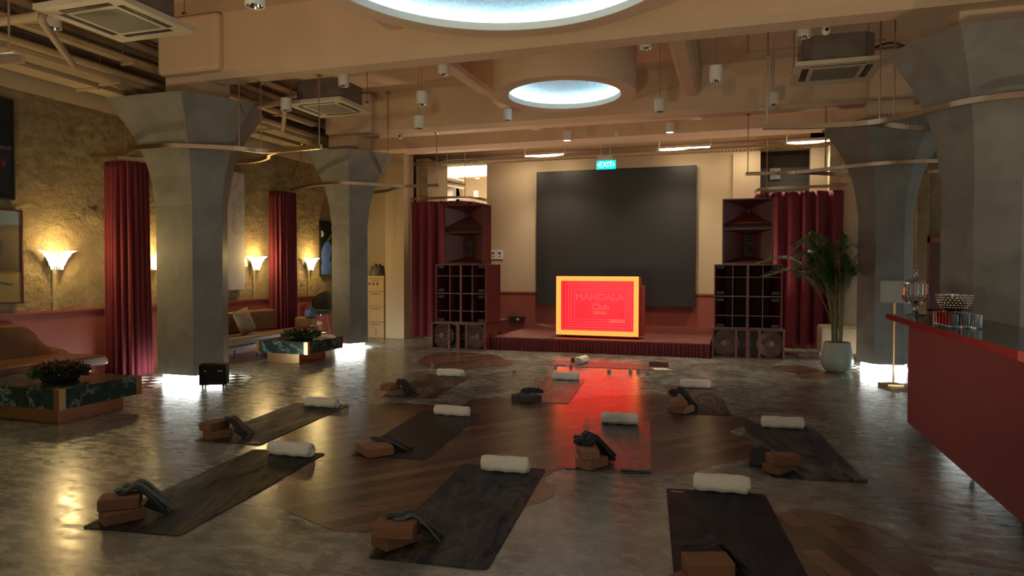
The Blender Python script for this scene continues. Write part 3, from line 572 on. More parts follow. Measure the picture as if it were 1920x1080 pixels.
def top_cab(x0, x1, y0, y1, z0, z1, label):
    s = thing('horn_speaker', label, 'loudspeaker', ((x0 + x1) / 2, y0, z0)); w = (x1 - x0) / 2; d = y1 - y0; h = z1 - z0; T = 0.03
    bm = BM(); box(bm, -w, w, 0, d, 0, T); box(bm, -w, w, 0, d, h - T, h); box(bm, -w, -w + T, 0, d, T, h - T); box(bm, w - T, w, 0, d, T, h - T); box(bm, -w + T, w - T, 0.4, d, T, h - T)
    box(bm, -w + T, w - T, 0.01, 0.4, h * .52, h * .545)
    obj('cabinet', bm, M['spk'], s, bevel=0.004)
    def horn(za, zb, cx, cz, nm, rw, rh):
        bm = BM(); x1 = w - T; rings = []
        for f in (0, .12, .3, .55, .8, 1):
            g = 1 - f; e = g ** 1.25; hw = rw + (x1 - rw) * e; hh = rh + ((zb - za) / 2 - rh) * e; ccx = cx * (1 - e); ccz = (za + zb) / 2 * e + cz * (1 - e)
            rings.append([bm.verts.new((ccx + sx * hw, 0.02 + 0.24 * f, ccz + sz * hh)) for sx, sz in ((-1, -1), (1, -1), (1, 1), (-1, 1))])
        for a, b in zip(rings, rings[1:]):
            for k in range(4): bm.faces.new((a[k], a[(k + 1) % 4], b[(k + 1) % 4], b[k]))
        f = bm.faces.new(rings[-1]); f.material_index = 1; o = obj(nm, bm, [M['spk'], M['spk_in']], s); return o
    horn(h * .62, h - T - .01, 0.02, h * .84, 'tweeter_horn', .035, .035)
    horn(T + .01, h * .515, 0.03, h * .29, 'midrange_horn', .09, .20)
    bm = BM(); box(bm, -w + T, w - T, 0.12, 0.4, h * .545, h * .575); obj('slot', bm, M['spk'], s)
    bm = BM(); box(bm, -w + T, w - T, 0.03, 0.06, h * .575, h * .615); obj('port_lip', bm, M['spk_in'], s)
    for cz in (h * .385, h * .205):
        bm = BM(); lathe(bm, [(0.062, 0.0), (0.065, 0.02), (0.048, 0.025), (0.042, 0.01), (0.02, -0.005), (0.0001, 0.005)], 28, caps=False); bm.transform(Matrix.Translation((0.03, 0.255, cz)) @ Matrix.Rotation(R(90), 4, 'X')); dr = obj('midrange_driver', bm, M['cone'], s)
        bm = BM(); lathe(bm, [(0.03, 0.0), (0.022, 0.03), (0.0001, 0.034)], 16, caps=False); bm.transform(Matrix.Translation((0.03, 0.25, cz)) @ Matrix.Rotation(R(90), 4, 'X')); obj('phase_plug', bm, M['black'], dr)
    bm = BM(); lathe(bm, [(0.025, 0), (0.018, 0.02), (0.0001, 0.022)], 16, caps=False); bm.transform(Matrix.Translation((0.02, 0.255, h * .82)) @ Matrix.Rotation(R(90), 4, 'X')); obj('tweeter_throat', bm, M['cone'], s)
    return s
for side, x0, x1, y, yd in (('left', -5.70, -4.56, 12.45, 13.9), ('right', -0.37, 0.85, 12.85, 14.2)):
    xm = (x0 + x1) / 2
    subwoofer(x0, xm - .002, y, yd, 0.53, 1, 'wide oxblood subwoofer at the bottom left of the ' + side + ' speaker stack')
    subwoofer(xm + .002, x1, y, yd, 0.53, -1, 'wide oxblood subwoofer at the bottom right of the ' + side + ' speaker stack')
    a, b = (x0 + .1, x1 + .02) if side == 'left' else (x0 + .03, x1 - .05)
    xm = (a + b) / 2
    bin_cab(a, xm - .002, y, y + .85, 0.535, 1.675, 1, 'tall oxblood bass bin, left one of the ' + side + ' stack middle')
    bin_cab(xm + .002, b, y, y + .85, 0.535, 1.675, -1, 'tall oxblood bass bin, right one of the ' + side + ' stack middle')
    a, b = (-5.44, -4.60) if side == 'left' else (-0.21, 0.645)
    top_cab(a, b, y + .02, y + .45, 1.68, 2.84, 'oxblood horn loudspeaker on top of the ' + side + ' speaker stack')

# ------------------------------------------------------------------ curtains with their rails
def curtain(name, path, z0, z1, pleat, amp, label, flare=0.0, seed=1, gather=None):
    rnd = random.Random(seed); P = spline([(x, y, 0) for x, y in path], 14)
    s = [0.0]
    for a, b in zip(P, P[1:]): s.append(s[-1] + (b - a).length)
    L = s[-1]; c = thing(name, label, 'curtain', (P[0].x, P[0].y, 0))
    def at(d):
        d = max(0, min(L, d)); i = 0
        while i < len(s) - 2 and s[i + 1] < d: i += 1
        u = (d - s[i]) / max(1e-6, s[i + 1] - s[i]); p = P[i].lerp(P[i + 1], u); tt = (P[i + 1] - P[i]).normalized(); return p, Vector((tt.y, -tt.x, 0))
    N = int(L / pleat * 12); K = 26; ph = [rnd.uniform(-.8, .8) for _ in range(N + 1)]
    def sm(i): return sum(ph[max(0, min(N, i + k))] for k in range(-14, 15)) / 9
    bm = BM(); rows = []
    for k in range(K + 1):
        f = k / K; z = z1 + (z0 - z1) * f; row = []
        for i in range(N + 1):
            u = i / N; p, nn = at(L * u); a = 2 * math.pi * u * L / pleat + sm(i) * 2.2
            A = amp * (0.55 + 0.45 * min(1, f * 4)) * (1 + 0.35 * math.sin(u * 9 + 1.3 * seed)); off = A * (math.sin(a) + 0.28 * math.sin(2 * a + 0.8 + 1.5 * f) + 0.2 * math.sin(0.37 * a + 2.2 * f))
            fl = flare * f * f
            q = p + nn * (off * (1 + fl * 0.8)); cm = at(L / 2)[0]; q = q + (q - cm) * fl * (1 if gather is None else gather)
            row.append(bm.verts.new((q.x, q.y, z)))
        rows.append(row)
    for a, b in zip(rows, rows[1:]):
        for i in range(N): bm.faces.new((a[i], a[i + 1], b[i + 1], b[i])).smooth = True
    o = obj('drape', bm, M['curtain'], c, world=True)
    md = o.modifiers.new('thick', 'SOLIDIFY'); md.thickness = 0.006
    return c
SLp = [(-7.10, 14.38), (-6.5, 14.36), (-5.95, 14.42), (-5.70, 14.60), (-5.62, 14.95), (-5.62, 15.3)]
curtain('stage_curtain', SLp, 0.03, 3.12, 0.25, 0.07, 'full length burgundy velvet curtain behind the left speaker stack', seed=3)
SRp = [(0.42, 15.2), (0.48, 14.85), (0.62, 14.66), (0.95, 14.62), (1.5, 14.62), (2.0, 14.63)]
curtain('stage_curtain', SRp, 0.03, 3.12, 0.25, 0.07, 'full length burgundy velvet curtain behind the right speaker stack', seed=5)
curtain('gathered_curtain', [(-8.72, 7.72), (-8.5, 7.68), (-8.33, 7.72), (-8.25, 7.86), (-8.27, 8.1)], 0.02, 3.12, 0.085, 0.04, 'gathered burgundy curtain tied back by the left wall before the nearest column', flare=0.07, seed=8)
curtain('gathered_curtain', [(-8.76, 11.50), (-8.64, 11.47), (-8.56, 11.55), (-8.50, 11.75), (-8.52, 12.05)], 0.02, 3.12, 0.075, 0.035, 'gathered burgundy curtain behind the tan sofa by the left wall', flare=0.06, seed=9)

ZR = 3.2
def rail(name, paths, rods, label, parts='bar'):
    r = thing(name, label, 'curtain rail', (paths[0][0][0], paths[0][0][1], ZR))
    for p in paths:
        bm = BM(); tube(bm, spline([(x, y, ZR) for x, y in p], 8), 0, flat=(0.022, 0.028)); obj('rail_bar', bm, M['bronze'], r, world=True)
    for x, y, zt in rods:
        bm = BM(); tube(bm, [(x, y, ZR + .03), (x, y, zt)], 0.008, 8); rd = obj('hanger_rod', bm, M['bronze'], r, world=True)
        bm = BM(); lathe(bm, [(0.045, zt), (0.045, zt - .008), (0.012, zt - .03)], 16, x, y); inv = Matrix.Translation(-r.location); bm.transform(inv); obj('ceiling_rose', bm, M['bronze'], rd)
    return r
rail('curtain_rail', [[(-8.75, 7.62), (-8.3, 7.62), (-7.82, 7.35), (-7.4, 7.30), (-7.04, 7.34), (-6.44, 7.73), (-6.19, 8.05), (-5.7, 8.04), (-5.25, 7.98)], [(-8.7, 7.95), (-8.2, 8.3), (-7.9, 8.65), (-7.35, 8.70), (-6.92, 8.72), (-6.5, 8.5), (-6.26, 8.23), (-6.0, 8.08)]],
     [(-8.06, 7.50, 4.0), (-6.40, 7.78, 4.93), (-6.25, 8.04, 4.15), (-5.28, 7.98, 4.15)], 'bronze curtain rail curving around the nearest left column')
rail('curtain_rail', [[(-8.7, 12.1), (-8.3, 11.85), (-7.886, 11.574), (-7.5, 11.42), (-7.065, 11.397), (-6.6, 11.75), (-6.28, 12.15), (-5.9, 12.22), (-5.444, 12.23)], [(-8.6, 12.3), (-8.0, 12.9), (-7.5, 13.0), (-7.2, 12.95), (-6.78, 12.75), (-6.5, 12.45), (-6.2, 12.22)]],
     [(-8.2, 11.78, 4.06), (-6.40, 11.98, 4.98), (-5.48, 12.23, 4.2)], 'bronze curtain rail curving around the far left column')
rail('curtain_rail', [[(0.292, 8.383), (0.8, 8.5), (1.392, 8.50), (1.722, 8.22), (2.061, 7.78), (2.35, 7.60), (2.7, 7.57), (3.1, 7.68), (3.5, 8.0)], [(1.25, 8.52), (1.466, 8.56), (1.864, 8.90), (2.25, 9.06), (2.7, 8.95), (3.2, 8.7)]],
     [(0.34, 8.385, 4.95), (1.50, 8.46, 4.95), (1.62, 8.36, 4.95)], 'bronze curtain rail curving around the nearest right column')
rail('curtain_rail', [[(0.167, 12.337), (0.6, 12.38), (1.024, 12.38), (1.761, 11.90), (2.3, 11.70), (2.919, 11.758), (3.4, 12.0), (3.9, 12.3)], [(0.95, 12.39), (1.384, 12.65), (1.94, 13.05), (2.5, 13.1), (3.3, 12.9), (4.0, 12.7)]],
     [(0.20, 12.34, 4.2), (1.38, 12.18, 4.95), (1.45, 12.70, 4.95), (3.12, 11.86, 4.95)], 'bronze curtain rail curving around the far right column')
rail('curtain_rail', [[(-7.12, 14.52), (-6.5, 14.42), (-5.9, 14.45), (-5.64, 14.62), (-5.55, 15.1), (-5.60, 15.7)]], [(-6.22, 14.44, 4.3), (-5.80, 14.50, 4.3)], 'bronze curtain rail above the stage-left curtain')
rail('curtain_rail', [[(0.40, 15.35), (0.44, 14.9), (0.58, 14.68), (0.95, 14.60), (1.5, 14.6), (2.02, 14.6)]], [(0.6, 14.68, 4.3)], 'bronze curtain rail above the stage-right curtain')
s = thing('curtain_rail', 'short end of a bronze curtain rail at the top left corner of the picture', 'curtain rail', (-5.3, 3.9, ZR))
bm = BM(); tube(bm, spline([(-6.4, 3.75, ZR), (-5.9, 3.82, ZR), (-5.3, 3.98, ZR)], 6), 0, flat=(0.022, 0.028)); obj('rail_bar', bm, M['bronze'], s, world=True)
bm = BM(); tube(bm, [(-5.42, 3.96, 3.23), (-5.42, 3.96, 4.99)], 0.008); obj('hanger_rod', bm, M['bronze'], s, world=True)
bm = BM(); box(bm, -5.50, -5.34, 3.93, 3.99, 3.235, 3.25); obj('clamp', bm, M['white'], s, world=True)

# ------------------------------------------------------------------ ceiling service runs
def run(name, pts, r, material, label, cat='pipe', seg=10):
    bm = BM(); tube(bm, pts, r, seg); o = obj(name, bm, material); tag(o, label, cat); return o
def tray(x, z, w, y0, y1, label, hang=None):
    s = thing('cable_tray', label, 'cable tray', (x, y0, z)); L = y1 - y0
    bm = BM(); box(bm, -w / 2, w / 2, 0, L, 0, 0.006); obj('tray_base', bm, M['tray'], s)
    bm = BM(); box(bm, -w / 2 - .004, -w / 2, 0, L, 0, 0.06); obj('tray_side', bm, M['pipe'], s)
    bm = BM(); box(bm, w / 2, w / 2 + .004, 0, L, 0, 0.06); obj('tray_side', bm, M['pipe'], s)
    y = 1.0
    while y < L:
        bm = BM(); tube(bm, [(-w / 2 - .02, y, 0.06), (-w / 2 - .02, y, 4.99 - z)], 0.005, 6); obj('hanger_rod', bm, M['pipe'], s)
        bm = BM(); box(bm, -w / 2 - .04, w / 2 + .04, y - .02, y + .02, -0.03, -0.002); obj('bracket', bm, M['pipe'], s); y += 1.6
    return s
tray(-8.52, 4.06, 0.32, 1.5, 13.8, 'wide perforated cable tray along the top of the left wall')
tray(-8.12, 4.10, 0.30, 1.5, 13.8, 'second perforated cable tray, right of the widest one over the left wall')
tray(-7.80, 4.34, 0.14, 1.5, 11.6, 'narrow perforated cable tray high over the left seating')
run('water_pipe', [(-7.93, 1.5, 4.20), (-7.93, 13.8, 4.20)], 0.045, M['pipe'], 'thick cream pipe running beside the perforated trays over the left wall')
run('water_pipe', [(-8.62, 1.5, 4.28), (-8.62, 13.8, 4.28)], 0.04, M['pipe_pink'], 'pinkish pipe above the widest perforated tray')
run('insulated_pipe', [(-8.42, 1.5, 4.50), (-8.42, 13.8, 4.50)], 0.07, M['pipe_pink'], 'thick pinkish insulated pipe over the left seating')
run('insulated_pipe', [(-8.08, 1.5, 4.62), (-8.08, 13.8, 4.62)], 0.06, M['pipe'], 'cream insulated pipe high over the left seating')
run('insulated_pipe', [(-7.80, 1.5, 4.62), (-7.80, 13.8, 4.62)], 0.055, M['pipe_pink'], 'pinkish grey insulated pipe nearest the columns')
run('insulated_pipe', [(-7.80, 1.5, 4.82), (-7.80, 13.8, 4.82)], 0.06, M['pipe'], 'cream pipe close under the ceiling slab nearest the columns')
run('cable_bundle', spline([(-8.12, 1.5, 4.145), (-8.07, 4, 4.145), (-8.14, 7, 4.145), (-8.08, 10, 4.145), (-8.12, 13.8, 4.145)], 6), 0.035, M['pipe_dark'], 'dark cable bundle lying in the perforated tray', 'cables')
run('cable_bundle', spline([(-7.98, 1.5, 4.40), (-8.0, 4, 4.36), (-7.95, 7, 4.42), (-8.0, 10, 4.38), (-7.98, 13.8, 4.4)], 6), 0.045, M['pipe_dark'], 'dark cable bundle sagging over the left seating', 'cables')
for k, xx in enumerate((-8.45, -8.2)):
    run('cable', spline([(xx, 1.5, 4.78), (xx + .05, 6, 4.70), (xx, 10, 4.8), (xx, 13.8, 4.75)], 6), 0.022, M['pipe_dark'], ('thin dark cable near the left wall under the slab', 'thin dark cable nearer the columns under the slab')[k], 'cable')
# service zone in front of the stage wall, running across
run('service_pipe', [(-8.7, 15.05, 4.10), (3.0, 15.05, 4.10)], 0.04, M['pipe'], 'cream pipe crossing above the black screen')
run('service_pipe', [(-8.7, 15.9, 4.34), (5, 15.9, 4.34)], 0.045, M['pipe_pink'], 'pinkish pipe high above the black screen')
s = thing('cable_tray', 'ribbed cream cable tray crossing in front of the stage wall', 'cable tray', (-8.7, 15.5, 4.12))
bm = BM(); box(bm, 0, 13.5, -0.12, -0.115, 0, 0.07); box(bm, 0, 13.5, 0.115, 0.12, 0, 0.07); obj('tray_side', bm, M['pipe'], s)
bm = BM()
for k in range(180): box(bm, 0.05 + k * .075, 0.075 + k * .075, -0.115, 0.115, 0, 0.01)
obj('tray_base', bm, M['tray'], s)
for k, (ya, za) in enumerate(((14.93, 4.62), (15.19, 4.55), (15.46, 4.152), (14.475, 4.5))):
    pts = [(-7.3 + 1.6 * i, ya + (.04 if k < 2 else 0) * math.sin(i * 2.1 + k), za - 0.05 * (i % 2) * (k == 1)) for i in range(6)] + [(1.7, ya, za)]
    run('cable', spline(pts, 5), 0.022, M['pipe_dark'], ('lowest dark cable', 'second dark cable', 'third dark cable', 'frontmost dark cable')[k] + ' crossing the ceiling zone before the stage wall', 'cable')
for k, (x, L) in enumerate(((-4.65, 0.94), (-1.60, 1.08), (0.98, 0.82))):
    s = thing('tube_lamp', ('left', 'middle', 'right')[k] + ' lit tube lamp hanging in front of the stage wall', 'tube lamp', (x, 15.3, 4.185))
    bm = BM(); tube(bm, [(0.03, 0, 0), (L, 0, 0)], 0.026, 12); obj('tube', bm, M['tube'], s)
    bm = BM(); tube(bm, [(-0.02, 0, 0), (0.03, 0, 0)], 0.03, 12); obj('end_cap', bm, M['white'], s)
    bm = BM(); tube(bm, [(L, 0, 0), (L + .05, 0, 0)], 0.03, 12); obj('end_cap', bm, M['white'], s)
    for xx in (0.02, L + .02):
        bm = BM(); tube(bm, [(xx, 0, 0.028), (xx, 0, 0.8)], 0.008, 6); obj('hanger_rod', bm, M['white'], s)

# ------------------------------------------------------------------ can downlights
def can_parts(t, lit, wire):
    bm = BM(); lathe(bm, [(0.075, 0.17), (0.075, 0.0), (0.066, 0.0), (0.06, 0.03), (0.06, 0.168), (0.0001, 0.169)], 28, caps=False); obj('housing', bm, M['white'], t)
    bm = BM(); lathe(bm, [(0.064, 0.002), (0.045, 0.05), (0.03, 0.06)], 28, caps=False); obj('reflector', bm, M['chrome'], t)
    bm = BM(); lathe(bm, [(0.0001, 0.04), (0.034, 0.042), (0.034, 0.058)], 20, caps=False); obj('lens', bm, M['lampglow'] if lit else M['steel'], t)
    if lit:
        bm = BM(); lathe(bm, [(0.0001, 0.006), (0.063, 0.004), (0.063, 0.007), (0.0001, 0.009)], 28, caps=False); obj('lit_diffuser', bm, M['lampglow'], t)
    if wire:
        for a in (0, 180):
            bm = BM(); lathe(bm, [(0.009, 0.165), (0.009, 0.182), (0.0001, 0.184)], 8, 0.05 * math.cos(R(a)), 0); obj('clip', bm, M['chrome'], t)
CANS = [(-4.05, 8.55, 3.80, 0, 'white can downlight hanging between the ceiling cassette and the small round drum'), (-4.286, 8.95, 3.57, 0, 'white can downlight hanging lowest, left of the small round drum'),
 (-3.62, 8.30, 4.10, 0, 'white can downlight half hidden by the nearest beam, left of the small drum'), (-5.1, 8.30, 4.07, 0, 'white can downlight above the left ceiling cassette'),
 (-3.584, 4.549, 3.617, 0, 'white can downlight at the top edge, left of the large drum'), (-6.615, 5.286, 4.01, 0, 'white can downlight behind the top left ceiling cassette'),
 (-1.03, 8.35, 4.20, 0, 'white can downlight just right of the small drum behind the near beam'), (-0.228, 8.461, 3.782, 0, 'white can downlight on a long wire in the middle bay right of the drum'),
 (-1.019, 9.901, 3.79, 0, 'white can downlight below the right edge of the small drum'), (0.526, 10.942, 4.02, 0, 'white can downlight left of the right ceiling cassette'),
 (-3.399, 10.266, 3.90, 0, 'white can downlight under the left edge of the small drum'), (-3.03, 12.75, 4.01, 1, 'lit white can downlight under the far beam, left of the exit sign'),
 (-1.13, 12.75, 4.05, 1, 'lit white can downlight under the far beam, right of the exit sign'), (0.72, 8.42, 4.18, 0, 'white can downlight above the left side of the right ceiling cassette'),
 (-6.101, 8.4, 3.83, 0, 'white can downlight among the pipes left of the ceiling cassette'), (-4.06, 15.05, 4.38, 1, 'lit can downlight among the pipes over the left of the screen'),
 (-1.27, 15.05, 4.36, 1, 'lit can downlight among the pipes over the right of the screen'), (1.35, 15.05, 4.36, 1, 'lit can downlight among the pipes over the stage-right curtain')]
first = {}; CANOBJ = []
for x, y, z, lit, lab in CANS:
    if lit not in first:
        t = thing('can_downlight', lab, 'downlight', (x, y, z), group='can downlights under the ceiling'); can_parts(t, lit, 0.8); first[lit] = t; tt = t
    else: tt = dup(first[lit], (x, y, z), label=lab)
    CANOBJ.append((tt, z))
def can_wire(t_, z):
    bm = BM(); tube(bm, [(0.0, 0, 0.168), (0.0, 0, 5.0 - z)], 0.0035, 6); obj('wire', bm, M['steel'], t_)
for x, y, p in ((-3.03, 12.75, 26), (-1.13, 12.75, 26)):
    lamp('can_beam', 'SPOT', (x, y, 4.0), 7 * p, WARM, 0.04, spot=110)
for x in (-4.06, -1.27, 1.35): lamp('can_beam', 'SPOT', (x, 15.05, 4.34), 210, (1.0, 0.82, 0.60), 0.05, spot=118, blend=0.8)
for k, (x, y, z, lit) in enumerate(((-7.715, 18.5, 4.2, 0), (-7.055, 18.5, 3.66, 1), (-7.4, 19.5, 4.3, 0))):
    CANOBJ.append((dup(first[lit], (x, y, z), label=('grey can lamp hanging in the bright far room, nearest its left pipe', 'lit can lamp hanging in the bright far room', 'small can lamp hanging deepest in the bright far room')[k]), z))
for t_, z in CANOBJ: can_wire(t_, z)
s = thing('ventilation_duct', 'fat white ventilation duct in the bright far room', 'duct', (-9.5, 20.0, 3.9))
bm = BM(); tube(bm, [(-1, .0, 0), (1.2, .0, 0)], 0.3, 24); obj('duct_tube', bm, M['white'], s)
bm = BM(); tube(bm, [(.55, 0, 0), (.6, 0, 0)], 0.31, 24); obj('duct_band', bm, M['pipe_dark'], s)
for k in range(3):
    run('far_pipe', [(-10, 19.6, 4.75 - .12 * k), (-7.9, 19.7, 4.3 - .12 * k)], 0.03, M['white'] if k != 1 else M['pipe_dark'], ('top', 'middle', 'bottom')[k] + ' slanting pipe in the bright far room', 'pipe')

# sensors and cameras
def dome_cam(x, y, z, label):
    s = thing('security_camera', label, 'camera', (x, y, z))
    bm = BM(); lathe(bm, [(0.05, 0.11), (0.05, 0.09), (0.02, 0.085), (0.02, 0.05)], 20); obj('mount', bm, M['white'], s)
    bm = BM(); lathe(bm, [(0.0001, -0.06), (0.025, -0.052), (0.042, -0.03), (0.048, 0), (0.042, 0.03), (0.02, 0.055), (0.0001, 0.058)], 20, caps=False); obj('ball', bm, M['white'], s)
    bm = BM(); lathe(bm, [(0.018, 0), (0.018, 0.012), (0.0001, 0.014)], 16); bm.transform(Matrix.Translation((0.005, -0.04, -0.008)) @ Matrix.Rotation(R(90), 4, 'X')); obj('lens', bm, M['blackgloss'], s)
dome_cam(-6.1, 11.93, 4.12, 'white ball security camera by the far left column'); dome_cam(0.93, 8.3, 4.2, 'white ball security camera above the right ceiling cassette')
s = thing('conduit', 'black conduit along the beam beside the right security camera', 'conduit', (0.98, 8.16, 4.30)); bm = BM(); tube(bm, [(0, 0, 0), (1.0, 0, 0.02)], 0.012); obj('conduit_tube', bm, M['black'], s)
for x, y, lab in ((-5.373, 10.38, 'small round sensor on the ceiling slab, left'), (-0.497, 10.46, 'small round sensor on the ceiling slab, right')):
    bm = BM(); lathe(bm, [(0.05, 0.0), (0.055, 0.03), (0.055, 0.05)], 20); o = obj('ceiling_sensor', bm, M['white']); o.location = (x, y, 4.95); tag(o, lab, 'sensor')
bm = BM(); lathe(bm, [(0.0001, 0), (0.13, 0.004), (0.14, 0.02), (0.13, 0.03), (0.03, 0.035), (0.03, 0.85)], 28); o = obj('round_access_point', bm, M['white']); o.location = (0.49, 11.85, 4.14); tag(o, 'flat white disc hanging before the far beam', 'ceiling disc')
s = thing('ceiling_conduit', 'thin conduit frame on the slab left of the small drum', 'conduit', (-5.4, 8.6, 4.985)); bm = BM(); tube(bm, [(0, 2.9, 0), (1.2, 2.9, 0), (1.2, -0.4, 0)], 0.012); obj('conduit_tube', bm, M['pipe'], s)
s = thing('ceiling_conduit', 'thin conduit frame on the slab right of the small drum', 'conduit', (-0.5, 8.6, 4.985)); bm = BM(); tube(bm, [(0.65, -.4, 0), (0.65, 2.9, 0), (2.6, 2.9, 0)], 0.012); obj('conduit_tube', bm, M['pipe'], s)
s = thing('wall_lamp_box', 'small white lamp box in the dark recess above the stage-right curtain', 'lamp', (0.89, 17.3, 3.70)); bm = BM(); box(bm, -.12, .12, 0, .08, 0, .27); obj('box', bm, M['white'], s, bevel=.01); bm = BM(); tube(bm, [(0, .05, .27), (0, .05, 1.2)], .006); obj('wire', bm, M['steel'], s)

# ------------------------------------------------------------------ ceiling cassettes
def cassette(x, y, z, label, hose=True, rot=0):
    s = thing('ceiling_cassette', label, 'air conditioner', (x, y, z), R(rot)); w = 0.475; b = 0.39
    bm = BM(); c = 0.11; prism(bm, [(-b + c, -b), (b - c, -b), (b, -b + c), (b, b - c), (b - c, b), (-b + c, b), (-b, b - c), (-b, -b + c)], 0.05, 0.36); obj('casing', bm, M['acbody'], s, bevel=.004)
    bm = BM(); box(bm, -.18, .14, -b - .006, -b, .10, .28); obj('service_cover', bm, M['acbody'], s)
    bm = BM()
    box(bm, -w, w, -w, -w + .09, 0, .05); box(bm, -w, w, w - .09, w, 0, .05); box(bm, -w, -w + .09, -w + .09, w - .09, 0, .05); box(bm, w - .09, w, -w + .09, w - .09, 0, .05)
    i = .30; j = w - .09; k = w - .155
    box(bm, -.305, .305, -.305, -.255, 0.002, .05); box(bm, -.305, .305, .255, .305, 0.002, .05); box(bm, -.305, -.255, -.255, .255, .002, .05); box(bm, .255, .305, -.255, .255, .002, .05)
    for sx in (-1, 1):
        for sy in (-1, 1): box(bm, min(sx * i, sx * j) if sx < 0 else i, max(sx * i, sx * j) if sx > 0 else -i, min(sy * i, sy * j) if sy < 0 else i, max(sy * i, sy * j) if sy > 0 else -i, 0.003, .05)
    obj('fascia', bm, M['acpanel'], s)
    bm = BM(); box(bm, -.255, .255, -.255, .255, -.002, .03); obj('intake_grille', bm, M['acgrille'], s)
    for a in range(4):
        mt = Matrix.Rotation(R(90 * a), 4, 'Z'); bm = BM(); box(bm, -.29, .29, -.386, -.304, .008, .012, mtx=mt); sl = obj('air_slot', bm, M['blackgloss'], s)
        bm = BM(); box(bm, -.28, .28, -.356, -.352, .002, .008, mtx=mt); obj('louvre', bm, M['steel'], sl)
    for px, py in ((-b - .04, -b + .02), (b + .04, -b + .02), (-b - .04, b - .02), (b + .04, b - .02)):
        bm = BM(); tube(bm, [(px, py, .15), (px, py, 4.99 - z)], .006, 6); box(bm, px - .02 if px > 0 else px - .03, px + .03 if px < 0 else px + .02, py - .015, py + .015, .15, .17); obj('hanger_rod', bm, M['steel'], s)
    if hose:
        bm = BM(); tube(bm, spline([(-b, 0.1, .22), (-b - .25, .05, .24), (-b - .6, -.05, .14), (-b - 1.1, -.1, .12)], 6), .045, 10); obj('refrigerant_hose', bm, M['pipe'], s)
        bm = BM(); tube(bm, spline([(-b, .2, .25), (-b - .3, .2, .30), (-b - .7, .25, .22), (-b - 1.3, .3, .3)], 6), .03, 10); obj('refrigerant_hose', bm, M['pipe'], s)
        bm = BM(); tube(bm, spline([(-b, -.2, .18), (-b - .12, -.25, .12), (-b - .2, -.3, 0.0), (-b - .35, -.1, -.06), (-b - .9, .6, -.12)], 6), .035, 10); obj('drain_pipe', bm, M['pipe'], s)
    return s
cassette(-5.56, 5.10, 3.90, 'large cream ceiling air conditioning cassette at the top left')
cassette(-5.87, 9.16, 4.0, 'cream ceiling air conditioning cassette by the far left column')
cassette(1.13, 9.2, 3.95, 'cream ceiling air conditioning cassette over the right side', hose=False)
s = thing('cable_bundle', 'dark cables and bracket between the right cassette and the near column', 'cables', (1.9, 9.2, 4.0)); bm = BM(); tube(bm, spline([(-.4, 0, .2), (-.1, 0, .25), (.3, -.1, -.1), (.6, .1, -.3)], 6), .012); obj('cable', bm, M['black'], s)

# ------------------------------------------------------------------ left wall: sconces, pictures
def sconce(y, label, parts=True):
    s = thing('wall_sconce', label, 'wall lamp', (WX + .02, y, 1.58), group='crystal sconces on the left wall')
    bm = BM(); box(bm, 0, .03, -.11, .11, .02, .16); obj('back_plate', bm, M['brass'], s)
    rows = ((.27, .15, .19, 15), (.19, .12, .125, 13), (.14, .09, .06, 11))
    for r_, (rad, rin, zt, n) in enumerate(rows):
        bm = BM()
        for k in range(n):
            a = math.pi * k / (n - 1) - math.pi / 2; ca, sa = math.cos(a), math.sin(a)
            pr = [(rin * .92, zt - .085), (rin, zt - .03), (rin * .45 + rad * .5, zt + .02), (rad, zt + .045)]
            pts = [(max(.035, .62 * q * ca + .03), q * sa, z) for q, z in pr]
            tube(bm, pts, [.004, .009, .011, .003], 5, smooth=False)
        obj('crystal_tier', bm, M['crystal'], s)
    return s
SC = [(6.99, 'lit crystal wall sconce nearest, between the desert picture and the gathered curtain'), (8.58, 'lit crystal wall sconce just left of the nearest left column'), (11.08, 'lit crystal wall sconce between the pale canvas and the far gathered curtain'), (12.86, 'lit crystal wall sconce beside the colourful painting'), (4.6, 'lit crystal wall sconce outside the left edge of the picture')]
s0 = None
for y, lab in SC[:4]:
    if s0 is None: s0 = sconce(y, lab)
    else: dup(s0, (WX + .02, y, 1.58), label=lab)
for y, lab in SC: lamp('sconce_bulb', 'POINT', (WX + .22, y, 1.80), 30, SCONCE, 0.05)
s = thing('wall_notice', 'small white framed plate beside the pale canvas', 'notice', (WX + .02, 10.81, 1.62)); bm = BM(); box(bm, -.02, .012, -.06, .06, 0, .2); obj('plate', bm, mat('plate_white', (.7, .68, .6), .4), s); bm = BM(); box(bm, .012, .015, -.025, .025, .06, .14); obj('symbol', bm, M['steel'], s)
def picture(y0, y1, z0, z1, frame_m, label, name='framed_picture', d=.035, fw_=.02):
    s = thing(name, label, 'picture', (WX + .02, (y0 + y1) / 2, z0)); w = (y1 - y0) / 2; h = z1 - z0
    if fw_:
        bm = BM(); box(bm, 0, d + .01, -w, -w + fw_, 0, h); box(bm, 0, d + .01, w - fw_, w, 0, h); box(bm, 0, d + .01, -w + fw_, w - fw_, 0, fw_); box(bm, 0, d + .01, -w + fw_, w - fw_, h - fw_, h); obj('frame', bm, frame_m, s)
    return s, w, h, d
def patch(s, nm, pts, m_, x, dz=.003):
    bm = BM(); a = [bm.verts.new((x, y, z)) for y, z in pts]; b = [bm.verts.new((x + dz, y, z)) for y, z in pts]; n = len(pts)
    bm.faces.new(b); 
    for i in range(n): bm.faces.new((a[i], a[(i + 1) % n], b[(i + 1) % n], b[i]))
    return obj(nm, bm, m_, s)
s, w, h, d = picture(5.3, 6.52, 1.12, 2.32, M['spk'], 'framed desert photograph of a dark figure on pale sand at the left edge')
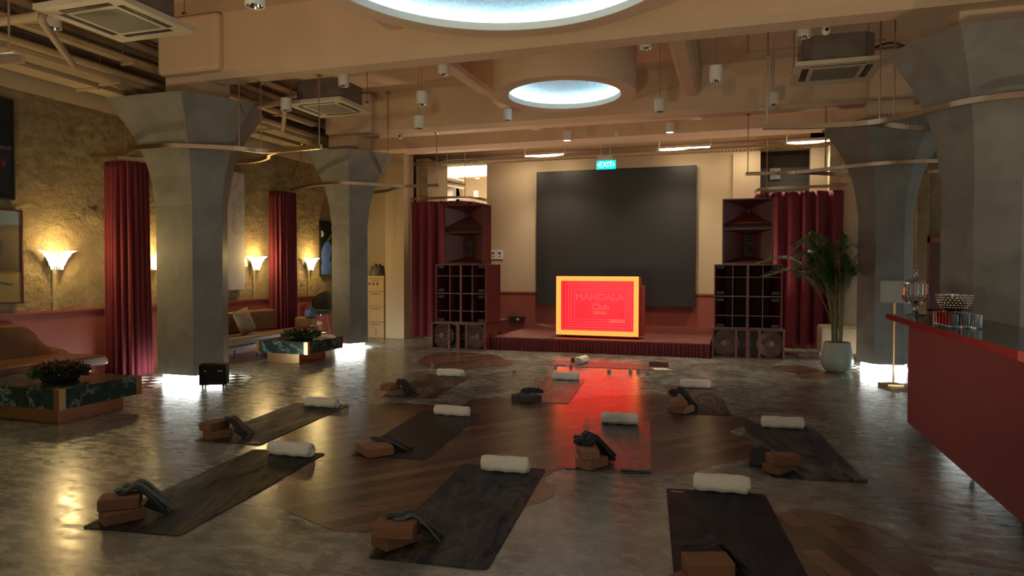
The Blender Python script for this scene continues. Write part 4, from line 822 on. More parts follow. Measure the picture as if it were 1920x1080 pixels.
m = mat('desert_print', (.2, .15, .08), .6, spec=.15); t = NT(m); v = t.coord(); sp = t.new('ShaderNodeSeparateXYZ'); t.link(v, sp.inputs[0])
nn = t.noise(t.coord((1, .8, 3)), 2.2, 4); ad = t.new('ShaderNodeMath', operation='MULTIPLY_ADD'); t.link(nn, ad.inputs[0]); ad.inputs[1].default_value = .22; t.link(sp.outputs[2], ad.inputs[2])
mr = t.new('ShaderNodeMapRange'); t.link(ad.outputs[0], mr.inputs[0]); mr.inputs[1].default_value = .0; mr.inputs[2].default_value = 1.3
t.base(t.ramp(mr.outputs[0], [(0.08, (.22, .16, .075)), (0.36, (.24, .17, .08)), (0.40, (.07, .048, .03)), (0.6, (.10, .07, .045)), (0.78, (.16, .12, .075)), (0.84, (.13, .10, .065)), (0.86, (.18, .23, .27)), (1, (.20, .26, .31))]))
bm = BM(); box(bm, 0, d, -w + .02, w - .02, .02, h - .02); obj('print', bm, m, s)
patch(s, 'painted_figure', [(.22, .30), (.27, .33), (.30, .5), (.34, .62), (.36, .74), (.33, .80), (.27, .82), (.22, .72), (.2, .5)], mat('figure_dark', (.012, .014, .018), .5), d)
patch(s, 'painted_shadow', [(.27, .29), (.5, .25), (.46, .235), (.25, .27)], mat('figure_shadow', (.04, .03, .02), .5), d)
s, w, h, d = picture(5.3, 6.43, 2.44, 3.72, M['black'], 'large near-black picture with small red shapes above the desert photograph')
bm = BM(); box(bm, 0, d, -w + .02, w - .02, .02, h - .02); obj('print', bm, mat('night_print', (.006, .007, .010), .25), s)
patch(s, 'painted_band', [(-.5, .60), (.53, .63), (.53, .67), (-.5, .65)], noisy('yellowish_band', (.03, .03, .02), (.10, .09, .04), 30, .5), d)
for q in ([(.30, .42), (.38, .40), (.40, .5), (.32, .52)], [(.40, .38), (.46, .44), (.44, .52), (.40, .48)], [(.2, .2), (.3, .16), (.34, .24), (.26, .28)]): patch(s, 'painted_shape', q, mat('print_red', (.10, .012, .014), .5), d)
s = thing('pale_canvas', 'tall unframed white and grey veined canvas behind the nearest left column', 'picture', (WX + .03, 9.95, 1.19)); bm = BM(); box(bm, -.01, .05, -.78, .78, 0, 2.16); obj('canvas', bm, M['canvas'], s)
s = thing('painted_canvas', 'colourful canvas with black, blue and green curves beside the far left column', 'picture', (WX + .03, 13.85, 1.46)); bm = BM(); box(bm, -.01, .04, -.6, .6, 0, 1.2); obj('canvas', bm, mat('canvas_black', (.008, .01, .012), .5, spec=.1), s)
def ell(cy, cz, ry, rz, n=20): return [(cy + ry * math.cos(2 * math.pi * k / n), cz + rz * math.sin(2 * math.pi * k / n)) for k in range(n)]
CB = mat('paint_blue', (.10, .18, .55), .5, spec=.1); CG = mat('paint_green', (.03, .20, .05), .4); CO = mat('paint_orange', (.5, .16, .04), .4); CW = mat('paint_white', (.6, .6, .55), .4)
patch(s, 'painted_shape', ell(-.36, .40, .23, .34), CB, .04); patch(s, 'painted_shape', [(-.6, 0), (-.1, 0), (-.2, .16), (-.6, .22)], CB, .042); patch(s, 'painted_shape', [(-.35, .02), (.1, .02), (.1, .12), (-.25, .10)], CG, .045)
patch(s, 'painted_shape', [(-.35, .72), (-.1, .92), (.1, .98), (.05, 1.02), (-.15, .96), (-.4, .75)], CG, .042); patch(s, 'painted_shape', [(-.2, 1.0), (.1, 1.0), (.1, 1.12), (-.2, 1.1)], CO, .042); patch(s, 'painted_shape', [(-.6, .82), (-.5, .86), (-.52, .95), (-.6, .98)], CW, .042)
patch(s, 'painted_shape', [(-.28, .30), (-.22, .45), (-.08, .55), (-.05, .5), (-.18, .40), (-.22, .28)], M['black'], .045)
bm = BM(); lathe(bm, [(0.0001, .035), (.05, .03), (.10, .02), (.13, 0)], 20, caps=False); bm.transform(Matrix.Rotation(R(90), 4, 'Y')); o = obj('plaster_relief', bm, M['rough_plaster']); o.location = (WX, 7.62, 2.33); tag(o, 'round dark relief on the rough plaster beside the gathered curtain', 'wall relief')

# ------------------------------------------------------------------ low marble tables
def marble_table(x0, x1, y0, y1, bx0, bx1, by0, by1, label, flip):
    s = thing('low_marble_table', label, 'table', ((x0 + x1) / 2, (y0 + y1) / 2, 0))
    bm = BM(); box(bm, x0, x1, y0, y1, .165, .37); obj('marble_block', bm, M['marble_green'], s, bevel=.004, world=True)
    bm = BM(); box(bm, bx0, bx1, by0, by1, 0, .16); obj('copper_base', bm, M['copper'], s, bevel=.003, world=True)
    bm = BM(); box(bm, bx0, bx1 - .004, by0 - .004, by0, .003, .158); obj('brass_front', bm, M['brass'], s, world=True)
    for a, b in ((x1, y0), (x1, y1), (x0, y0)):
        sx = -1 if a == x1 else 1; sy = 1 if b == y0 else -1
        bm = BM(); box(bm, min(a + .004 * -sx, a + .07 * sx), max(a + .004 * -sx, a + .07 * sx), min(b - .004 * sy, b), max(b - .004 * sy, b), .163, .372); box(bm, min(a, a - .004 * sx), max(a, a - .004 * sx), min(b, b + .07 * sy), max(b, b + .07 * sy), .163, .372)
        obj('corner_plate', bm, M['brass'] if b == y0 else M['copper'], s, world=True)
    return s
marble_table(-7.75, -6.33, 5.06, 6.05, -7.6, -6.46, 5.16, 5.93, 'low green marble table on a copper base in front of the brown sofa', 0)
marble_table(-7.68, -6.66, 9.70, 10.77, -7.5, -6.87, 9.77, 10.55, 'low green marble table on a copper base in front of the tan sofa', 0)
def flowers(x, y, z, rx, ry, label, seed):
    rnd = random.Random(seed); s = thing('foliage_centrepiece', label, 'flower arrangement', (x, y, z))
    bm = BM(); lathe(bm, [(rx * .6, 0), (rx * .7, .03), (rx * .5, .05)], 20); obj('tray_dish', bm, M['black'], s)
    bm = BM()
    for k in range(900):
        a = rnd.uniform(0, 6.283); q = math.sqrt(rnd.random()); px, py = rx * q * math.cos(a), ry * q * math.sin(a); pz = .04 + rnd.random() * .13 * (1.1 - q * .6)
        d = Vector((math.cos(a) * q + rnd.uniform(-.5, .5), math.sin(a) * q + rnd.uniform(-.5, .5), rnd.uniform(.1, 1))).normalized(); L = rnd.uniform(.04, .085); wd = L * .22; u = d.orthogonal().normalized(); u.rotate(Matrix.Rotation(rnd.uniform(0, 6), 3, d)); p = Vector((px, py, pz))
        v = [bm.verts.new(p), bm.verts.new(p + d * L * .5 + u * wd), bm.verts.new(p + d * L), bm.verts.new(p + d * L * .5 - u * wd)]; bm.faces.new(v)
    tag(obj('leaves', bm, M['leaf_dark'], s), kind='stuff')
    bm = BM()
    for k in range(150):
        a = rnd.uniform(0, 6.283); q = math.sqrt(rnd.random()); px, py = rx * q * math.cos(a), ry * q * math.sin(a); pz = .12 + rnd.random() * .10 * (1.1 - q * .5)
        bmesh.ops.create_icosphere(bm, subdivisions=1, radius=rnd.uniform(.008, .014), matrix=Matrix.Translation((px, py, pz)))
    tag(obj('berries', bm, M['berry'], s), kind='stuff')
flowers(-6.86, 5.50, .373, .27, .25, 'dark green foliage centrepiece with red berries on the near marble table', 4)
flowers(-7.02, 10.05, .373, .30, .26, 'dark green foliage centrepiece with red berries on the far marble table', 5)

# ------------------------------------------------------------------ sofas
s = thing('leather_chaise', 'brown leather chaise sofa with a swooping curved back at the left edge', 'sofa', (-8.3, 5.4, 0))
bm = BM(); prof = [(3.9, .30), (6.96, .30), (7.0, .34), (6.98, .40), (6.90, .44), (3.9, .44)]
extr(bm, prof, 'x', -8.75, -7.85) ; obj('seat', bm, M['leather_brown'], s, bevel=.03, bseg=3, world=True)
bm = BM(); T = [(3.9, .84), (5.6, .845), (6.1, .845), (6.42, .83), (6.56, .76), (6.66, .64), (6.78, .53), (6.95, .47), (7.05, .44)]
P = spline([(y, z, 0) for y, z in T], 5); n = len(P); A = []; 
for p in P:
    y, z = p.x, p.y; A.append([bm.verts.new((-8.76, y, .36)), bm.verts.new((-8.76, y, z)), bm.verts.new((-8.70, y, z + .02)), bm.verts.new((-8.64, y, z - .01)), bm.verts.new((-8.56 + .05 * max(0, .84 - z), y, .36))])
for a, b in zip(A, A[1:]):
    for k in range(5): bm.faces.new((a[k], a[(k + 1) % 5], b[(k + 1) % 5], b[k])).smooth = True
bm.faces.new(A[0]); bm.faces.new(A[-1][::-1]); obj('backrest', bm, M['leather_brown'], s, world=True)
bm = BM(); 
for yy in (4.6, 5.2, 5.8): 
    for zz in (.55, .7): bmesh.ops.create_icosphere(bm, subdivisions=2, radius=.014, matrix=Matrix.Translation((-8.59, yy, zz)))
tag(obj('button_tufts', bm, M['leather_brown'], s, world=True), kind='stuff')
for yy in (4.2, 6.8):
    for xx in (-8.6, -7.98): bm = BM(); tube(bm, [(xx, yy, 0), (xx, yy, .31)], .018); obj('leg', bm, M['brass'], s, world=True)

s = thing('leather_sofa', 'tan leather sofa with metal legs by the left wall behind the nearest column', 'sofa', (-8.2, 10.8, 0))
bm = BM(); box(bm, -8.65, -7.95, 9.3, 10.75, .27, .41); obj('seat_cushion', bm, M['leather_tan'], s, bevel=.03, bseg=3, world=True)
bm = BM(); box(bm, -8.40, -7.95, 10.77, 11.95, .27, .41); obj('seat_cushion', bm, M['leather_tan'], s, bevel=.03, bseg=3, world=True)
bm = BM(); box(bm, -8.72, -8.53, 9.3, 11.36, .41, .80); obj('backrest', bm, M['leather_tan'], s, bevel=.04, bseg=3, world=True)
bm = BM(); box(bm, -8.36, -7.98, 11.72, 11.98, .41, .62); obj('armrest', bm, M['leather_tan'], s, bevel=.04, bseg=3, world=True)
bm = BM(); box(bm, -8.42, -7.97, 9.3, 12.0, .20, .26); obj('base_rail', bm, M['steel'], s, world=True)
for yy in (9.6, 10.65, 11.8):
    for xx in (-8.38, -8.02): bm = BM(); box(bm, xx - .015, xx + .015, yy - .015, yy + .015, 0, .2); obj('leg', bm, M['black'], s, world=True)
bm = BM(); mt = Matrix.Translation((-8.27, 10.15, .64)) @ Matrix.Rotation(R(-18), 4, 'Y') @ Matrix.Rotation(R(12), 4, 'X')
bmesh.ops.create_grid(bm, x_segments=12, y_segments=12, size=.22)
for v in bm.verts: v.co = Vector((0, v.co.x, v.co.y))
top = [v for v in bm.verts]; gg = bmesh.ops.duplicate(bm, geom=bm.verts[:] + bm.edges[:] + bm.faces[:]); dv = [e for e in gg['geom'] if isinstance(e, bmesh.types.BMVert)]
for v in top: v.co.x += .075 * (1 - (abs(v.co.y) / .22) ** 3) * (1 - (abs(v.co.z) / .22) ** 3)
for v in dv: v.co.x -= .075 * (1 - (abs(v.co.y) / .22) ** 3) * (1 - (abs(v.co.z) / .22) ** 3)
bmesh.ops.remove_doubles(bm, verts=bm.verts[:], dist=.0005); bm.transform(mt)
o = obj('cushion', bm, M['cushion'], None, smooth=True); tag(o, 'square olive cushion leaning on the tan leather sofa', 'cushion')

# seats and clutter beside the far left column
s = thing('bar_stool', 'dark green velvet tub bar stool with thin metal legs by the far left column', 'bar stool', (-8.42, 12.72, 0))
bm = BM(); lathe(bm, [(.0001, .62), (.2, .62), (.24, .66), (.22, .70), (.0001, .71)], 28, caps=False); obj('seat', bm, mat('green_velvet', (.008, .014, .006), .6, sheen=.05), s)
bm = BM(); rings = []
for k in range(17):
    a = R(20 + 10 * k * 14 / 16); rr = .24; hgt = .22 + .16 * math.sin(math.pi * k / 16); rings.append([bm.verts.new((q * math.cos(a), q * math.sin(a), z)) for q, z in ((rr, .66), (rr + .05, .70 + hgt), (rr + .02, .72 + hgt), (rr - .03, .68))])
for a, b in zip(rings, rings[1:]):
    for k in range(4): bm.faces.new((a[k], a[(k + 1) % 4], b[(k + 1) % 4], b[k])).smooth = True
bm.faces.new(rings[0]); bm.faces.new(rings[-1][::-1]); obj('tub_back', bm, bpy.data.materials['green_velvet'], s)
for a in (45, 135, 225, 315): bm = BM(); tube(bm, [(.13 * math.cos(R(a)), .13 * math.sin(R(a)), .63), (.25 * math.cos(R(a)), .25 * math.sin(R(a)), 0)], .011); obj('leg', bm, M['steel'], s)
bm = BM(); tube(bm, [(.215 * math.cos(R(a)), .215 * math.sin(R(a)), .24) for a in range(0, 361, 15)], .008); obj('foot_ring', bm, M['brass'], s)
bm = BM(); lathe(bm, [(.05, .59), (.06, .62)], 16); obj('swivel_plate', bm, M['chrome'], s)
s = thing('bentwood_chair', 'small red bentwood chair with a white round seat beside the gathered curtain', 'chair', (-8.27, 12.22, 0)); RED = mat('red_chair_paint', (.28, .03, .035), .4)
bm = BM(); lathe(bm, [(.0001, .44), (.19, .44), (.20, .46), (.18, .485), (.0001, .49)], 24, caps=False); obj('seat', bm, mat('chair_white_seat', (.6, .55, .45), .6), s)
bm = BM(); tube(bm, spline([(-.17, -.14, .44), (-.21, -.13, .7), (-.20, 0, .86), (-.21, .13, .7), (-.17, .14, .44)], 6), .014); obj('back_hoop', bm, RED, s)
bm = BM(); tube(bm, spline([(-.17, -.06, .46), (-.2, -.05, .7), (-.2, 0.0, .78), (-.2, .05, .7), (-.17, .06, .46)], 5), .009); obj('inner_hoop', bm, RED, s)
for a in (45, 135, 225, 315): bm = BM(); tube(bm, [(.14 * math.cos(R(a)), .14 * math.sin(R(a)), .45), (.18 * math.cos(R(a)), .18 * math.sin(R(a)), 0)], .014); obj('leg', bm, RED if a > 100 else mat('orange_leg', (.5, .12, .03), .4), s)
def cloth_lump(name, x, y, z, rx, ry, h, m_, label, seed=1, rot=0):
    rnd = random.Random(seed); bm = BM(); n = 22; g = []
    for i in range(n + 1):
        row = []
        for j in range(n + 1):
            u, v = i / n * 2 - 1, j / n * 2 - 1; px, py = u * rx * math.sqrt(1 - v * v / 2), v * ry * math.sqrt(1 - u * u / 2); e = max(0, 1 - max(abs(u), abs(v)) ** 3)
            row.append(bm.verts.new((px, py, h * e ** .5 * (1 + .22 * math.sin(u * 9 + seed) * math.cos(v * 6 + seed)) + .001)))
        g.append(row)
    for i in range(n):
        for j in range(n): bm.faces.new((g[i][j], g[i + 1][j], g[i + 1][j + 1], g[i][j + 1])).smooth = True
    lo = [bm.verts.new((v.co.x * .98, v.co.y * .98, 0)) for v in [g[0][j] for j in range(n + 1)] + [g[i][n] for i in range(1, n + 1)] + [g[n][j] for j in range(n - 1, -1, -1)] + [g[i][0] for i in range(n - 1, 0, -1)]]
    bm.faces.new(lo)
    ring = [g[0][j] for j in range(n + 1)] + [g[i][n] for i in range(1, n + 1)] + [g[n][j] for j in range(n - 1, -1, -1)] + [g[i][0] for i in range(n - 1, 0, -1)]; k = len(ring)
    for i in range(k): bm.faces.new((ring[i], ring[(i + 1) % k], lo[(i + 1) % k], lo[i]))
    o = obj(name, bm, m_); o.location = (x, y, z); o.rotation_euler = (0, 0, R(rot)); tag(o, label, 'cloth'); return o
cloth_lump('blue_cloth', -8.05, 11.83, .63, .10, .13, .16, noisy('blue_cloth', (.06, .13, .28), (.10, .18, .36), 12, .8), 'crumpled blue cloth on the arm of the tan sofa', 3)
s = thing('draped_scarf', 'bright pink red cloth hanging over the bentwood chair', 'cloth', (-8.445, 12.21, .1)); bm = BM(); g = []
for i in range(13):
    f = i / 12; row = []
    for j in range(9): u = j / 8 - .5; row.append(bm.verts.new((-.03 - .03 * math.sin(j * 2.1), u * (.05 + .22 * f), .70 - .62 * f)))
    g.append(row)
for a, b in zip(g, g[1:]):
    for j in range(8): bm.faces.new((a[j], a[j + 1], b[j + 1], b[j])).smooth = True
o = obj('scarf_fabric', bm, mat('pink_red_cloth', (.5, .04, .07), .7), s); md = o.modifiers.new('thick', 'SOLIDIFY'); md.thickness = .008

# stacked cartons in the alcove
for k, (z0, z1, lab) in enumerate(((0, .36, 'lowest'), (.365, .72, 'second lowest'), (.725, 1.06, 'third'), (1.065, 1.36, 'topmost'))):
    s = thing('cardboard_carton', 'brown taped cardboard carton, ' + lab + ' of the stack in the alcove', 'carton', (-8.1, 14.4, z0), group=None)
    bm = BM(); box(bm, -.42, .45, -.28, .28, 0, z1 - z0); obj('carton', bm, M['carton'], s, bevel=.004)
    h = z1 - z0; bm = BM(); box(bm, .12, .34, -.283, -.28, h * .8, h * .9); obj('tape', bm, M['tape'], s); bm = BM(); box(bm, -.16, -.10, -.283, -.28, h * .6, h); obj('tape', bm, M['tape'], s)
    if k == 3:
        bm = BM()
        for q in range(4):
            x = -.02 + q * .10; zc = h * .60
            for a, b, c, d in ((-.03, .03, .022, .03), (-.03, .03, -.004, .004), (-.03, .03, -.03, -.022), (-.004, .004, -.03, .035), (-.03 + .004 * q, -.022 + .004 * q, -.02, .02), (.02, .028, -.025, .01 + .004 * q)): box(bm, x + a, x + b, -.284, -.28, zc + c, zc + d)
        obj('printed_characters', bm, M['ink'], s)
    if k == 0:
        bm = BM(); box(bm, .18, .30, -.284, -.28, .14, .155); box(bm, .232, .248, -.284, -.28, .04, .24); obj('printed_cross', bm, M['tape'], s)
s = thing('timber_shelf', 'plain timber board lying on top of the stacked cartons', 'board', (-8.1, 14.4, 1.365)); bm = BM(); box(bm, -.45, .47, -.3, .3, 0, .06); obj('board', bm, M['carton'], s)
cloth_lump('grey_bag', -7.93, 14.32, 1.43, .17, .2, .24, noisy('grey_bag', (.09, .085, .08), (.14, .13, .12), 9, .6), 'soft grey bag on the board above the cartons', 5)

bm = BM(); box(bm, -.17, .17, -.10, .10, .03, .30); s = thing('power_amplifier_box', 'small black box on short feet at the foot of the nearest left column', 'black box', (-6.62, 7.52, 0), R(28)); obj('cabinet', bm, mat('dull_black_grille', (.008, .008, .008), .6, spec=.15), s, bevel=.006)
for x in (-.13, .13):
    for y in (-.07, .07): bm = BM(); lathe(bm, [(.012, 0), (.015, .03)], 10, x, y); obj('foot', bm, M['black'], s)
bm = BM(); 
for q in ((-.09, .21), (.08, .21), (.11, .21)): box(bm, q[0] - .008, q[0] + .008, -.104, -.10, q[1], q[1] + .012)
obj('socket', bm, M['steel'], s)

# ------------------------------------------------------------------ bar counter and glassware
s = thing('bar_counter', 'long red lacquered bar counter on casters at the right', 'bar counter', (1.62, 5.0, 0))
for k, (a, b) in enumerate(((5.86, 7.54), (4.16, 5.855), (2.46, 4.155))):
    bm = BM(); box(bm, 1.62, 2.02 if k == 0 else 2.2, a, b, .085, 1.045); obj('front_panel', bm, M['counter_red'], s, bevel=.003, world=True)
bm = BM(); prism(bm, [(1.575, 2.3), (2.28, 2.3), (2.28, 7.70), (1.99, 7.70), (1.99, 8.30), (1.575, 8.30)], 1.05, 1.10); obj('worktop', bm, M['counter_top'], s, bevel=.003, world=True)
bm = BM(); box(bm, 1.563, 1.574, 4.66, 8.31, 1.048, 1.1005); box(bm, 1.563, 1.99, 8.302, 8.312, 1.048, 1.1005); box(bm, 1.563, 1.574, 2.3, 4.52, 1.048, 1.1005); obj('red_edge', bm, M['counter_edge'], s, world=True)
bm = BM(); box(bm, 1.56, 1.60, 4.52, 4.66, 1.046, 1.103); obj('metal_joint', bm, M['steel'], s, world=True)
for yy in (7.3, 5.95, 5.0, 3.4):
    bm = BM(); lathe(bm, [(.035, -.012), (.038, 0), (.035, .012)], 20); bm.transform(Matrix.Translation((1.72, yy, .038)) @ Matrix.Rotation(R(90), 4, 'Y')); cst = obj('caster', bm, M['black'], s, world=True)
    bm = BM(); box(bm, 1.695, 1.745, yy - .02, yy + .02, .04, .084); obj('caster_fork', bm, M['black'], cst); cst.children if False else None
ZT = 1.10
s = thing('lidded_glass_jar', 'tall cut crystal urn with a lid and knob at the far end of the bar', 'glass jar', (1.80, 8.10, ZT))
bm = BM(); lathe(bm, [(.0001, 0), (.085, 0), (.085, .008), (.03, .02), (.018, .045), (.03, .065), (.018, .08), (.03, .10), (.09, .14), (.115, .17), (.12, .20), (.115, .33), (.118, .335), (.108, .335), (.105, .20), (.09, .165), (.0001, .14)], 16, caps=False); bt = obj('bowl', bm, M['glass'], s)
for p in bt.data.polygons: p.use_smooth = False
bm = BM(); lathe(bm, [(.124, .337), (.12, .35), (.07, .375), (.02, .385), (.014, .40), (.028, .42), (.026, .44), (.012, .455), (.02, .47), (.0001, .485)], 16, caps=False); obj('lid', bm, M['glass'], s)
bm = BM(); 
for k in range(16):
    for r_, z in ((.121, .20), (.119, .18), (.108, .16)): bmesh.ops.create_icosphere(bm, subdivisions=1, radius=.012, matrix=Matrix.Translation((r_ * math.cos(R(22.5 * k)), r_ * math.sin(R(22.5 * k)), z)))
tag(obj('cut_studs', bm, M['glass'], s), kind='stuff')
s = thing('studded_silver_bowl', 'dark silver pedestal bowl covered in round studs on the bar', 'bowl', (1.915, 7.22, ZT))
bm = BM(); lathe(bm, [(.0001, 0), (.075, 0), (.07, .01), (.055, .05), (.045, .08), (.06, .10), (.11, .13), (.15, .18), (.162, .23), (.165, .27), (.155, .27), (.15, .22), (.13, .17), (.0001, .12)], 32, caps=False); obj('bowl', bm, M['silver'], s)
bm = BM()
for rw in range(6):
    z = .14 + .024 * rw; rr = [.117, .137, .15, .158, .162, .165][rw]
    for k in range(26): a = R(360 / 26 * (k + .5 * (rw % 2))); bmesh.ops.create_icosphere(bm, subdivisions=2, radius=.0135, matrix=Matrix.Translation((rr * math.cos(a), rr * math.sin(a), z)))
tag(obj('studs', bm, M['silver'], s, smooth=True), kind='stuff'); s.scale = (.84, .84, .92)
gl = None; rnd = random.Random(5); names = []
for r_ in range(3):
    for c in range(6):
        x = 1.70 + .078 * r_; y = 6.88 - .092 * c - .02 * r_
        lab = ('front row', 'middle row', 'back row')[r_] + ' ribbed glass tumbler, ' + ('farthest from the viewer', 'second from the far end', 'third from the far end', 'third from the near end', 'second from the near end', 'nearest the viewer')[c]
        if gl is None:
            bm = BM(); S_ = 24; prof = [(.0001, 0), (.031, 0), (.035, .008), (.037, .112), (.0345, .112), (.0325, .014), (.0001, .014)]
            rings = lathe(bm, prof, S_, caps=False)
            for ri in (2, 3):
                for k, v in enumerate(rings[ri]):
                    if k % 2: v.co.x *= .94; v.co.y *= .94
            gl = obj('glass_tumbler', bm, M['glass']); tag(gl, lab, 'glass', 'ribbed tumblers on the bar'); gl.location = (x, y, ZT)
            for p in gl.data.polygons: p.use_smooth = False
        else:
            o = gl.copy(); COL.objects.link(o); o.location = (x, y, ZT); o['label'] = lab
s = thing('glass_cloche', 'clear glass dish on a stem behind the silver bowl', 'glass dish', (1.86, 7.62, ZT)); bm = BM(); lathe(bm, [(.0001, 0), (.06, 0), (.06, .006), (.012, .012), (.012, .06), (.07, .075), (.075, .09), (.07, .088), (.0001, .068)], 24, caps=False); obj('dish', bm, M['glass'], s)
s = thing('brass_sign_stand', 'brass stand with a hexagonal base holding a framed notice behind the bar end', 'sign stand', (2.10, 10.6, 0))
bm = BM(); lathe(bm, [(.19, 0), (.19, .02), (.02, .03)], 6); obj('base', bm, M['brass'], s)
bm = BM(); tube(bm, [(0, 0, .02), (0, 0, 1.12)], .014, 12); obj('pole', bm, M['brass'], s)
bm = BM(); W_ = .19; 
for q in ((-W_, W_, 1.12, 1.132), (-W_, W_, 1.42, 1.432), (-W_, -W_ + .012, 1.132, 1.42), (W_ - .012, W_, 1.132, 1.42)): box(bm, q[0], q[1], -.012, .012, q[2], q[3])
obj('frame', bm, M['brass'], s); bm = BM(); box(bm, -W_ + .012, W_ - .012, -.004, .004, 1.132, 1.42); obj('notice_sheet', bm, mat('notice_sheet', (.34, .35, .3), .5), s)

# ------------------------------------------------------------------ palm and ottoman
s = thing('potted_palm', 'leafy areca palm in a sage grey rounded pot beside the far right column', 'potted plant', (1.53, 11.68, 0))
bm = BM(); lathe(bm, [(.0001, 0), (.12, 0), (.17, .02), (.215, .08), (.235, .16), (.225, .26), (.20, .38), (.185, .46), (.17, .46), (.18, .38), (.0001, .37)], 40, caps=False); obj('pot', bm, M['pot'], s)
bm = BM(); lathe(bm, [(.0001, .44), (.176, .43)], 24, caps=False); obj('soil', bm, M['soil'], s)
rnd = random.Random(11)
for k in range(27):
    a = rnd.uniform(0, 6.283) if k > 5 else [2.9, 3.5, 2.3, 0.3, 5.9, 3.1][k]; lean = rnd.uniform(.18, .62) if k > 5 else [.95, .85, .75, .6, .55, .5][k]; H = rnd.uniform(1.05, 1.7) if k > 5 else [1.35, 1.15, 1.45, 1.35, 1.2, 1.6][k]
    bx, by = .07 * math.cos(a * 2.3), .07 * math.sin(a * 2.3); ca, sa = math.cos(a), math.sin(a)
    if k > 5 and rnd.random() < .5: ca = -abs(ca)
    if ca > 0: ca *= .30; sa = -abs(sa) if k % 3 else sa
    pts = spline([(bx, by, .43), (bx + ca * lean * .12, by + sa * lean * .12, .43 + H * .35), (bx + ca * lean * .4, by + sa * lean * .4, .43 + H * .75), (bx + ca * lean * .85, by + sa * lean * .85, .43 + H * .98), (bx + ca * lean * 1.35, by + sa * lean * 1.35, .43 + H * .92)], 10)
    n = len(pts); bm = BM(); tube(bm, pts, [.009 * (1 - .75 * i / n) for i in range(n)], 6); st = obj('stem', bm, M['palm_stem'], s)
    bm = BM()
    for i in range(int(n * .42), n):
        for sd in (-1, 1):
            for sub in (0, .25, .5, .75):
                p = Vector(pts[i]); q = Vector(pts[min(i + 1, n - 1)]); p = p.lerp(q, sub); d = (Vector(pts[min(i + 1, n - 1)]) - Vector(pts[i - 1])).normalized(); side = d.cross(Vector((0, 0, 1))).normalized() * sd
                f = (i - n * .42) / (n * .58); L = .36 * math.sin(math.pi * (.22 + .72 * f)) * rnd.uniform(.85, 1.1); dr = (side * .9 + d * .6 + Vector((0, 0, .25))).normalized(); wv = dr.cross(Vector((0, 0, 1))).normalized() * .0055
                a1 = p + dr * L * .5 + Vector((0, 0, -.01)); a2 = p + dr * L + Vector((0, 0, -.32 * L))
                v = [bm.verts.new(p), bm.verts.new(a1 + wv), bm.verts.new(a2), bm.verts.new(a1 - wv)]; bm.faces.new((v[0], v[1], v[3])); bm.faces.new((v[1], v[2], v[3]))
    obj('leaflets', bm, M['palm'], st)
s = thing('ottoman', 'low rounded tan upholstered seat behind the palm pot', 'seat', (1.83, 13.6, 0))
bm = BM(); box(bm, -.36, .36, -.3, .3, .10, .58); obj('seat_block', bm, noisy('tan_boucle', (.34, .24, .14), (.4, .29, .18), 30, .85, .2), s, bevel=.05, bseg=4)
for x in (-.3, .3):
    for y in (-.24, .24): bm = BM(); tube(bm, [(x, y, 0), (x, y, .11)], .02); obj('foot', bm, M['carton'], s)

# ------------------------------------------------------------------ yoga stations
def yoga_mat(cx, cy, rz, m_, label, w=.67, L=1.85, corner_mark=None, curl=False):
    bm = BM(); r = .03; poly = []
    for sx, sy, a0 in ((1, 1, 0), (-1, 1, 90), (-1, -1, 180), (1, -1, 270)):
        for k in range(4): a = R(a0 + 30 * k); poly.append((sx * (w / 2 - r) + r * math.cos(a), sy * (L / 2 - r) + r * math.sin(a)))
    o_bm = bm; prism(bm, poly, 0.0, .005)
    s = thing('yoga_mat', label, 'yoga mat', (cx, cy, .0022), R(rz), group='yoga mats laid out on the floor'); obj('mat_sheet', bm, m_, s)
    if curl: bm = BM(); tube(bm, [(.10, -L / 2 + .012, .014), (w / 2, -L / 2 + .012, .014)], .011, 10); obj('curled_edge', bm, m_, s)
    if corner_mark:
        bm = BM(); cx_, cy_ = corner_mark
        for dx in (-.03, 0, .03): lathe(bm, [(.012, .0052), (.016, .0056), (.012, .0056)], 12, cx_ + dx, cy_, caps=False)
        box(bm, cx_ - .045, cx_ + .045, cy_ - .002, cy_ + .002, .005, .0056); obj('corner_emblem', bm, M['white'], s)
    return s
MATS = [(-3.505, 4.07, 6.6, 'mat1', 'charcoal gold marbled yoga mat at the lower left', None), (-1.629, 4.217, 5.6, 'mat2', 'grey olive marbled yoga mat in the bottom centre', None),
 (-0.005, 4.10, 6.8, 'mat3', 'nearest plum black mottled yoga mat cut by the bottom edge', (-.26, .86)), (-4.426, 5.975, 6.4, 'mat4', 'charcoal brown marbled yoga mat left of the big wood inlay', (.25, -.86)),
 (-2.823, 6.008, 6.2, 'mat5', 'plain black yoga mat lying on the big wood inlay', None), (-1.033, 6.196, 6.9, 'mat6', 'black crackled yoga mat catching the red sign glow', None),
 (0.52, 6.46, 5.9, 'mat7', 'slate and cream marbled yoga mat nearest the bar', None), (-0.443, 8.60, 6.2, 'mat8', 'plum and pink marbled yoga mat in the back row, right', None),
 (-2.254, 8.70, 5.6, 'mat9', 'plum swirled yoga mat in the back row beside two grey blocks', None), (-3.891, 8.50, 6.4, 'mat10', 'brown and cream marbled yoga mat in the back row, left', None)]
for cx, cy, rz, mm, lab, mk in MATS: yoga_mat(cx, cy, rz, M[mm], lab, corner_mark=mk, curl=mm in ('mat6', 'mat7'))
s = yoga_mat(-1.95, 11.2, 91.5, M['mat11'], 'yoga mat laid sideways just before the stage, lit red', w=.64, L=1.86)
